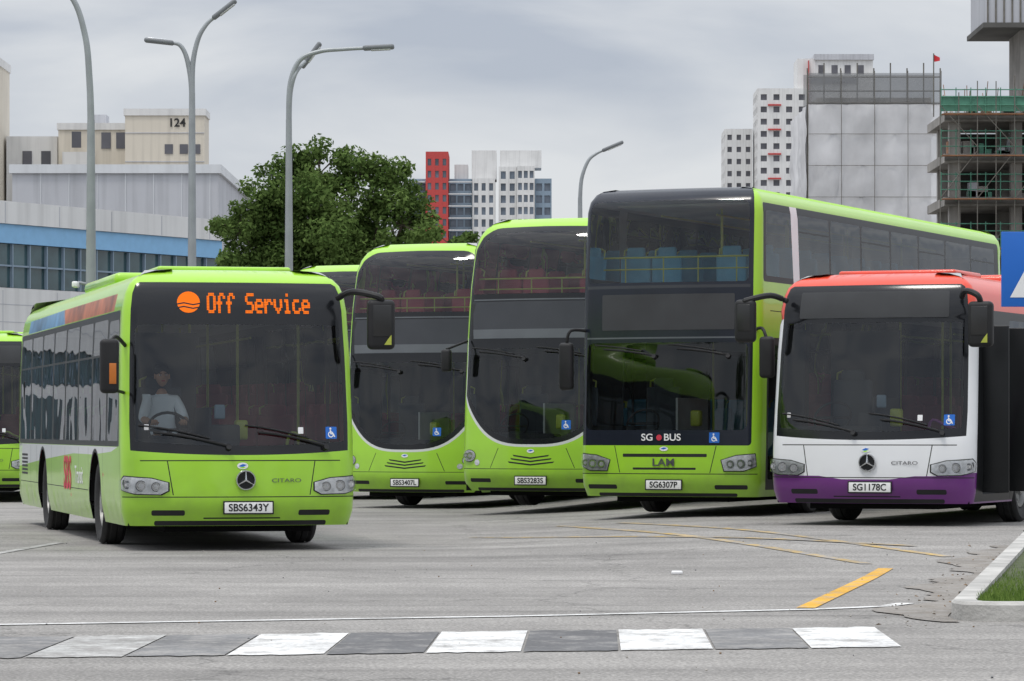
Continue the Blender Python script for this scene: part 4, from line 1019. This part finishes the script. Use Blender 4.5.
# ------------------------------------------------------------------ trees
def leafmass(mb, clumps, n, size, m, rnd, flat=.75):
    vs = []; fs = []
    tot = sum(c[3] ** 2 for c in clumps)
    for (cx, cy, cz, r) in clumps:
        k = int(n * r * r / tot)
        for _ in range(k):
            d = Vector((rnd.gauss(0, 1), rnd.gauss(0, 1), rnd.gauss(0, 1))).normalized() * (r * rnd.random() ** .45)
            p = Vector((cx + d.x, cy + d.y, cz + d.z * flat))
            nrm = (d.normalized() * .6 + Vector((rnd.gauss(0, .6), rnd.gauss(0, .6), rnd.gauss(.4, .6)))).normalized()
            a = nrm.orthogonal().normalized(); b = nrm.cross(a); t = rnd.random() * 6.28; u = a * math.cos(t) + b * math.sin(t); w = nrm.cross(u); s = size * rnd.uniform(.6, 1.3); o = len(vs)
            vs += [p - u * s, p + w * s * .5, p + u * s, p - w * s * .5]; fs.append((o, o + 1, o + 2, o + 3))
    mb.add(vs, fs, m)
def tree(name, loc, lobes, base_h, n, size, trunk_r=.22, sub=11, m='leaves', cr=(.22, .42)):
    rt = root(name, (loc[0], loc[1], 0)); rnd = random.Random(int(loc[0] * 100) + 5)
    cl = []
    mt = MB(); fork = Vector((0, 0, base_h)); mt.tube([(0, 0, -.1), (0, 0, .3), (.05, 0, base_h * .5), fork], [trunk_r * 1.5, trunk_r * 1.1, trunk_r, trunk_r * .8], 'bark', 10)
    for (x, y, z, r) in lobes:
        c = Vector((x, y, z)); mid = fork.lerp(c, .5) + Vector((rnd.uniform(-.2, .2), rnd.uniform(-.2, .2), -.15))
        mt.tube(smooth_path([fork - Vector((0, 0, .1)), mid, c], 4), [trunk_r * .6 * (1 - .09 * i) for i in range(9)], 'bark', 7)
        for _ in range(sub):
            d = Vector((rnd.gauss(0, 1), rnd.gauss(0, 1), rnd.gauss(0.1, 1))).normalized() * r * rnd.uniform(.3, 1.05)
            q = c + d; q.z = c.z + d.z * .9; rr = r * rnd.uniform(*cr); cl.append((q.x, q.y, q.z, rr))
            mt.tube([c, c.lerp(q, .6) + Vector((0, 0, .05)), q], [trunk_r * .14, trunk_r * .1, trunk_r * .05], 'bark', 5)
    mt.obj('trunk_and_limbs', rt); mb = MB(); leafmass(mb, cl, n, size, m, rnd, .85); mb.obj('foliage', rt, smooth=False); return rt
X0 = -5.2
lob = [(-7.0, 7.5, 1.0), (-6.3, 8.2, 1.1), (-5.5, 8.65, 1.0), (-4.5, 8.65, 1.05), (-3.6, 8.0, 1.05), (-5.3, 7.2, 1.7), (-3.1, 7.1, 1.05), (-7.3, 6.4, 1.1), (-5.2, 5.6, 1.9), (-6.6, 5.4, 1.4), (-3.6, 5.5, 1.4), (-5.9, 6.6, 1.5), (-4.3, 6.6, 1.5), (-2.6, 6.1, 1.05), (-7.7, 7.0, .85), (-2.3, 5.5, .9)]
tree('broadleaf_tree', (X0, 100), [(x - X0, R.uniform(-.8, .8), z, r) for x, z, r in lob], 2.6, 70000, .078, .13, sub=22, cr=(.24, .46))
tree('broadleaf_tree', (-2.5, 150), [(0, 0, 9.1, 1.0), (-.7, 0, 8.1, 1.2), (.9, .3, 8.3, 1.1), (0, 0, 6.2, 1.8)], 3, 10000, .14)
tree('broadleaf_tree', (-9.0, 118), [(0, 0, 6.6, 1.4), (.9, 0, 6.0, 1.3), (-.8, .3, 5.6, 1.2), (1.8, 0, 5.2, 1.3)], 2.2, 12000, .11)
rnd = random.Random(3); cl = []
for k in range(190):
    x = rnd.uniform(-45, 60); cl.append((x, 150 + rnd.uniform(-6, 6), rnd.uniform(.5, 4.2), rnd.uniform(1.0, 2.0)))
mb = MB(); leafmass(mb, cl, 22000, .32, 'far_leaves', rnd, .9); mb.obj('distant_trees', None, smooth=False)
rnd = random.Random(9); cl = []
for k in range(120):
    x = rnd.uniform(-60, 60); top = 8.5 + 5 * math.sin(x * .23) + 2.5 * math.sin(x * .61); cl.append((x, -32 + rnd.uniform(-5, 5), rnd.uniform(1, max(3, top)), rnd.uniform(1.6, 3.2)))
mb = MB(); leafmass(mb, cl, 14000, .55, 'far_leaves', rnd, .9); mb.obj('reflection_trees', None, smooth=False)  # unseen foliage added behind the camera to darken windscreen reflections

# ------------------------------------------------------------------ buildings
def grid_facade(mb, x0, x1, y0, y1, z0, floors, fh, bays, wall, gl, sill=1.0, pier=.5, head=.25, recess=.3, M=None, cap=1.0):
    H_ = floors * fh; mb.box(x0 + recess, x1 - recess, y0 + recess, y1 - recess, z0, z0 + H_, gl, M)
    for f in range(floors + 1):
        a = z0 + f * fh - head; b = z0 + f * fh + sill
        if f == 0: a = z0
        if f == floors: b = z0 + H_ + cap
        mb.box(x0, x1, y0, y1, a, b, wall, M)
    w = (x1 - x0) / bays
    for k in range(bays + 1):
        c = x0 + w * k; a = max(c - pier / 2, x0 + .01); b = min(c + pier / 2, x1 - .01)
        mb.box(a, b, y0 - .03, y0 + .5, z0, z0 + H_ + cap - .02, wall, M)
    nb = max(2, int((y1 - y0) / (w)))
    for k in range(nb + 1):
        c = y0 + (y1 - y0) * k / nb; a = max(c - pier / 2, y0 + .6); b = min(c + pier / 2, y1 - .02)
        if b > a:
            mb.box(x0 - .03, x0 + .5, a, b, z0, z0 + H_ + cap - .03, wall, M); mb.box(x1 - .5, x1 + .03, a, b, z0, z0 + H_ + cap - .03, wall, M)

rt = root('depot_office_building', (-40.4, 81.2, 0), 59.4); mb = MB(); Wd = 57.9
mb.box(0, Wd, .25, 20, 0, 9.0, 'bld_panel')
mb.box(-.1, Wd + .1, -.15, .25, 8.38, 9.15, 'bld_white'); mb.box(-.05, Wd + .05, -.05, .25, 7.72, 8.37, 'bld_sky')
mb.box(0, Wd, .12, .24, 6.2, 7.7, 'bld_glass'); mb.box(0, Wd, -.05, .24, 4.35, 6.18, 'bld_white'); mb.box(0, Wd, .12, .24, 2.9, 4.33, 'bld_glass'); mb.box(0, Wd, -.05, .24, 0, 2.88, 'bld_white')
k = 0
while k * .95 < Wd:
    mb.box(k * .95, k * .95 + .05, .0, .119, 6.2, 7.7, 'bld_bluegrey'); mb.box(k * .95, k * .95 + .07, .0, .119, 2.9, 4.33, 'bld_bluegrey'); k += 1
mb.box(0, Wd, .02, .115, 6.92, 6.98, 'bld_bluegrey')
for k in range(20): mb.box(k * 3, k * 3 + .03, -.055, -.049, 4.4, 6.1, 'bld_grey'); mb.box(k * 3, k * 3 + .04, -.158, -.149, 8.4, 9.1, 'bld_grey')
for zz in (5.0, 5.6): mb.box(0, Wd, -.056, -.05, zz, zz + .025, 'bld_grey')
for k in range(12): mb.box(2 + k * 4.8, 4.6 + k * 4.8, -.09, -.051, .05, 2.5, 'bld_glass' if k % 3 else 'bld_bluegrey')
mb.obj('walls_and_windows', rt)
rt = root('warehouse_building', (-25.7, 180, 0)); mb = MB(); mb.box(0, 10.6, 0, 30, 0, 14.7, 'bld_grey'); mb.box(-.15, 10.75, -.15, 30.1, 14.5, 14.95, 'bld_panel')
for k in range(1, 8): mb.box(k * 1.45, k * 1.45 + .04, -.03, .0, 0, 14.49, 'bld_panel')
mb.obj('walls', rt)
rt = root('housing_block', (-31.7, 260, 0)); mb = MB()
mb.box(-2.0, 8.0, 0, 12, 0, 24.0, 'bld_cream'); mb.box(-2.1, 8.1, -.1, 12.1, 23.6, 24.1, 'bld_white'); mb.box(3.4, 9.2, -4, -.2, 0, 24.6, 'bld_cream'); mb.box(3.3, 9.3, -4.1, -.25, 24.3, 24.8, 'bld_white')
mb.box(-6, -2.2, 1, 12, 0, 23.2, 'bld_white'); mb.box(-1.6, .5, -.8, -.1, 0, 21.9, 'bld_white')
for zz in (16.9, 19.7, 22.2):
    for xx in (-.9, 1.2, 2.3): mb.box(xx, xx + .7, -.06 if xx > 0 else -.86, -.001 if xx > 0 else -.8, zz, zz + 1.2, 'bld_window_dark')
for xx in (6.3, 7.4, 8.3):
    for zz in (19.6, 21.5): mb.box(xx, xx + .6, -4.05, -4.0, zz, zz + .7, 'bld_window_dark')
for zz in (20.9, 23.0): mb.box(3.4, 9.2, -4.04, -4.0, zz, zz + .06, 'bld_grey')
for xx in (-4.8, -3.4): mb.box(xx, xx + .7, .94, .999, 21, 22.1, 'bld_window_dark')
for xx in (0, 3.0, 5.5): mb.box(xx, xx + 1.2, 3, 5, 24.05, 25.0, 'bld_grey')
mb.obj('walls_and_windows', rt); text('124', .85, (7.2, -4.06, 23.75), (90, 0, 0), 'ink_black', rt, 'block_number', .02)
rt = root('housing_block', (-42.2, 250, 0)); mb = MB(); mb.box(-8, 4.3, 0, 14, 0, 28.4, 'bld_cream'); mb.box(-8.1, 4.4, -.1, 14.1, 28.2, 28.8, 'bld_white'); mb.obj('walls', rt)
rt = root('housing_block', (-36.5, 300, 0)); mb = MB(); mb.box(-12, -5.2, 0, 12, 0, 26, 'bld_white'); mb.box(-7, -1.5, -2, 12, 0, 24.5, 'bld_white'); mb.obj('walls', rt)

rt = root('apartment_tower', (-27.4, 900, 0)); mb = MB()
grid_facade(mb, 0, 5.4, 3, 18, 0, 21, 3.1, 3, 'bld_bluegrey', 'bld_glass_far', 1.0, .4)
grid_facade(mb, 5.2, 11.0, 0, 18, 0, 23, 3.1, 3, 'bld_red', 'bld_glass_far', 1.1, 1.0, cap=1.6)
grid_facade(mb, 11.2, 17.0, 3, 18, 0, 21, 3.1, 3, 'bld_bluegrey', 'bld_glass_far', 1.0, .4)
grid_facade(mb, 17.2, 23.0, 1, 18, 0, 21, 3.1, 3, 'bld_white', 'bld_glass_far', .9, .9)
mb.box(12.5, 16, 6, 14, 65, 70, 'bld_white'); mb.box(17.0, 23.4, 4, 14, 66, 73.5, 'bld_white')
for k in range(1, 22): mb.box(-.2, 5.0, -.3, 2.9, k * 3.1 - .12, k * 3.1 + .12, 'bld_white'); mb.box(11.1, 17.1, -.3, .9, k * 3.1 - .12, k * 3.1 + .12, 'bld_white')
mb.obj('walls_and_windows', rt)
rt = root('apartment_tower', (-3.4, 900, 0)); mb = MB()
grid_facade(mb, 0, 4.6, 2, 18, 0, 22, 3.1, 2, 'bld_white', 'bld_glass_far', .9, 1.0); grid_facade(mb, 4.7, 9.2, 0, 18, 0, 22, 3.1, 3, 'bld_white', 'bld_glass_far', 1.0, .5); grid_facade(mb, 9.3, 13.6, 2, 18, 0, 21, 3.1, 2, 'bld_bluegrey', 'bld_glass_far', .9, .6)
mb.box(.3, 11, 4, 14, 69, 73.5, 'bld_white')
mb.obj('walls_and_windows', rt)
rt = root('housing_slab_block', (49.3, 800, 0)); mb = MB()
grid_facade(mb, 0, 6.4, 10, 24, 0, 25, 2.8, 3, 'bld_white', 'bld_window_dark', 1.2, 1.1, .35)
mb.obj('wing', rt); mb = MB()
grid_facade(mb, 6.8, 18.4, 0, 14, 0, 28, 2.8, 4, 'bld_white', 'bld_window_dark', 1.1, 1.5, .35)
for k in range(2, 28): mb.box(9.2, 12.2, -.5, -.05, k * 2.8 - .2, k * 2.8 + .15, 'bld_red') if k % 2 else None
mb.box(16.2, 33.5, 3, 14, 0, 86.5, 'bld_white'); mb.box(19.2, 30.0, 2.4, 3, 80.8, 82.0, 'bld_window_dark'); mb.box(20.0, 33.7, 2.5, 14.2, 86.2, 87.5, 'bld_grey')
for k in range(4): mb.box(21 + 3 * k, 22.4 + 3 * k, 2.9, 3.0, 83, 85, 'bld_window_dark')
mb.box(18.6, 18.8, 2.0, 2.9, 60, 86, 'bld_red')
mb.obj('main_slab', rt)

rt = root('scaffolded_building', (16.9, 200, 0)); mb = MB()
mb.box(.6, 7.2, 1.2, 12, 0, 20.4, 'concrete')
for k in range(1, 7): mb.box(.5, 7.3, 1.0, 12.1, k * 3.2, k * 3.2 + .3, 'concrete_dark')
mb.obj('structure', rt); mb = MB()
nxk = 30; rr = random.Random(5)
rows = 26
def netsheet(W, H0, H1, fn, m):
    vs = []; fs = []
    for j in range(rows + 1):
        for i in range(nxk + 1):
            a = W * i / nxk; z_ = H0 + (H1 - H0) * j / rows; q = rr.uniform(-.09, .09) + .06 * math.sin(i * .9) - .09 * abs(math.sin(z_ / 1.8 * math.pi)); vs.append(fn(a, q, z_))
    for j in range(rows):
        for i in range(nxk): a = j * (nxk + 1) + i; fs.append((a, a + 1, a + nxk + 2, a + nxk + 1))
    mb.add(vs, fs, m)
netsheet(7.6, 0, 19.9, lambda a, q, z_: (a, -.08 + q, z_), 'net_white')
netsheet(12, 0, 19.9, lambda a, q, z_: (-.02 + q, a, z_), 'net_white')
mb.add([(0.0, -.02, 19.95), (7.6, -.02, 19.95), (7.6, -.02, 21.7), (0, -.02, 21.7)], [(0, 1, 2, 3)], 'net_grey'); mb.add([(0.0, 3, 19.95), (7.6, 3, 19.95), (7.6, 3, 21.9), (0, 3, 21.9)], [(0, 1, 2, 3)], 'net_grey')
mb.obj('safety_net', rt); mb = MB()
for i in range(9): mb.tube([(i * .95, .25, 0), (i * .95, .25, 22.0 + .3 * (i % 2))], .04, 'scaf_tube', 6)
for i in range(5): mb.tube([(i * 1.9, -.25, 0), (i * 1.9, -.25, 21.8)], .018, 'scaf_tube', 6)
for j in range(12): mb.tube([(0, -.25, 1.8 * j + .2), (7.6, -.25, 1.8 * j + .2)], .015, 'scaf_tube', 6); mb.box(0, 7.6, .3, .9, 1.8 * j + .15, 1.8 * j + .2, 'scaf_tube')
for j in range(3): mb.tube([(0, .3, 19.9 + .8 * j), (7.6, .3, 19.9 + .8 * j)], .04, 'scaf_tube', 6)
mb.obj('scaffolding', rt)

rt = root('building_under_construction', (21.0, 170, 0)); mb = MB()
lev = [0, 2.6, 5.0, 7.4, 9.8, 12.2, 14.3, 16.3]
for zz in lev[1:]: mb.box(0, 14, 0, 7, zz, zz + .42, 'concrete'); mb.box(0, 14, -.25, -.01, zz + .1, zz + .3, 'concrete_dark')
for xx in (.3, 3.3, 6.3, 9.3, 12.3):
    for yy in (.5, 5):
        for a, b in zip(lev[:-1], lev[1:]): mb.box(xx, xx + .55, yy, yy + .55, a + .42, b - .003, 'concrete')
mb.box(1.0, 14, 6.2, 6.4, 0, 16.2, 'concrete_dark')
for _ in range(70):
    zz = R.choice(lev[2:]) + .43; xx = R.uniform(.2, 5); mb.box(xx, xx + R.uniform(.2, .8), .8, 1.5, zz, zz + R.uniform(.15, .8), R.choice(['scaf_rust', 'concrete', 'scaf_green', 'bld_grey']))
mb.obj('concrete_frame', rt); mb = MB()
for zz in lev[2:]:
    for h in (.55, .95, 1.3): mb.tube([(-.2, -.35, zz + .4 + h - .2), (14, -.35, zz + .4 + h - .2)], .026, 'scaf_green', 6)
    for i in range(20): mb.tube([(-.2 + i * .72, -.35, zz + .2), (-.2 + i * .72, -.35, zz + 1.6)], .024, 'scaf_green', 6)
    mb.box(-.2, 14, -.9, -.36, zz + .25, zz + .30, 'scaf_rust')
for i in range(12):
    a = i * .9 - .3; mb.tube([(a, -.8, 9), (a, -.8, 17.4 + R.uniform(0, 1.4))], .025, 'scaf_tube', 6)
for i in range(0, 10, 2): mb.tube([(i * .9 - .3, -.82, 12.5), (i * .9 + 1.5, -.82, 14.8)], .02, 'scaf_tube', 6); mb.tube([(i * .9 - .3, -.82, 17.0), (i * .9 + 1.5, -.82, 15.0)], .02, 'scaf_tube', 6)
mb.add([(-.2, -.30, 16.75), (14, -.30, 16.75), (14, -.30, 17.5), (-.2, -.30, 17.5)], [(0, 1, 2, 3)], 'scaf_green')
for _ in range(40): a = R.uniform(0, 8); mb.tube([(a, R.uniform(.5, 3), 16.7), (a, R.uniform(.5, 3), 17.3 + R.random())], .02, 'scaf_rust', 5)
mb.obj('scaffolding', rt); mb = MB()
mb.box(4.0, 12, 2, 6, 16.8, 21.2, 'concrete'); mb.box(2.2, 12, 1.0, 7, 21.2, 23.6, 'bld_grey')
for k in range(25): mb.box(2.2 + k * .4, 2.28 + k * .4, .95, 1.0, 21.2, 23.6, 'scaf_tube')
mb.box(2.0, 12, .8, 7, 20.95, 21.19, 'concrete_dark'); mb.box(2.2, 12, .9, 7, 23.61, 23.9, 'concrete_dark')
mb.obj('core_tower', rt)
rt = root('flag', (20.6, 171, 0)); mb = MB(); mb.tube([(0, 0, 16.6), (0, 0, 19.7)], .03, 'scaf_tube', 6)
vs = [(.02 + .07 * i, .05 * math.sin(i * 1.3), 19.65 - (.36 - .05 * i) * j - .04 * i) for j in range(2) for i in range(5)]; mb.add(vs, [(i, i + 1, i + 6, i + 5) for i in range(4)], 'flag_red'); mb.obj('pole_and_cloth', rt)

# ------------------------------------------------------------------ sky, light, camera
w = bpy.data.worlds.new('World'); scene.world = w; w.use_nodes = True; nt = w.node_tree; nt.nodes.clear()
out = N(nt, 'ShaderNodeOutputWorld')
sky = N(nt, 'ShaderNodeTexSky'); sky.sky_type = 'NISHITA'; sky.sun_disc = False; sky.sun_elevation = math.radians(66); sky.sun_rotation = math.radians(217)
b1 = N(nt, 'ShaderNodeBackground'); b1.inputs[1].default_value = .10; L(nt, sky.outputs[0], b1.inputs[0])
tc = N(nt, 'ShaderNodeTexCoord'); sx = N(nt, 'ShaderNodeSeparateXYZ'); L(nt, tc.outputs['Generated'], sx.inputs[0])
mp = N(nt, 'ShaderNodeMapping'); mp.inputs['Scale'].default_value = (1, 1, 3.2); mp.inputs['Location'].default_value = (.3, .2, .1); mp.inputs['Rotation'].default_value = (0, .15, 0); L(nt, tc.outputs['Generated'], mp.inputs[0])
no = N(nt, 'ShaderNodeTexNoise'); no.inputs['Scale'].default_value = 7; no.inputs['Detail'].default_value = 7; no.inputs['Roughness'].default_value = .48; no.inputs['Distortion'].default_value = .35; L(nt, mp.outputs[0], no.inputs[0])
cr = N(nt, 'ShaderNodeValToRGB'); cr.color_ramp.elements[0].position = .36; cr.color_ramp.elements[0].color = (.48, .52, .60, 1); cr.color_ramp.elements[1].position = .60; cr.color_ramp.elements[1].color = (.76, .775, .80, 1)
L(nt, no.outputs[0], cr.inputs[0])
mr = N(nt, 'ShaderNodeMapRange'); mr.inputs[1].default_value = .12; mr.inputs[2].default_value = .9; mr.inputs[3].default_value = 1.0; mr.inputs[4].default_value = 2.6; L(nt, sx.outputs['Z'], mr.inputs[0])
b2 = N(nt, 'ShaderNodeBackground'); L(nt, cr.outputs[0], b2.inputs[0]); L(nt, mr.outputs[0], b2.inputs[1])
mx = N(nt, 'ShaderNodeMixShader'); mx.inputs[0].default_value = .88; L(nt, b1.outputs[0], mx.inputs[1]); L(nt, b2.outputs[0], mx.inputs[2]); L(nt, mx.outputs[0], out.inputs[0])

sd = bpy.data.lights.new('sun', 'SUN'); sd.energy = 1.45; sd.angle = math.radians(12); sd.color = (1, .95, .88)
so = bpy.data.objects.new('sun', sd); COL.objects.link(so); so.location = (0, 0, 60)
so.rotation_euler = Vector((-.30, -.36, 1.2)).to_track_quat('Z', 'Y').to_euler()

cd = bpy.data.cameras.new('camera'); cam = bpy.data.objects.new('camera', cd); COL.objects.link(cam)
cam.location = (0, 0, 1.3); cam.rotation_euler = (math.radians(90), 0, 0); cd.sensor_width = 36; cd.lens = 123.05; cd.shift_y = .0874; cd.clip_end = 6000; cd.clip_start = .1
scene.camera = cam
scene.view_settings.view_transform = 'Standard'; scene.view_settings.look = 'None'; scene.view_settings.exposure = 0
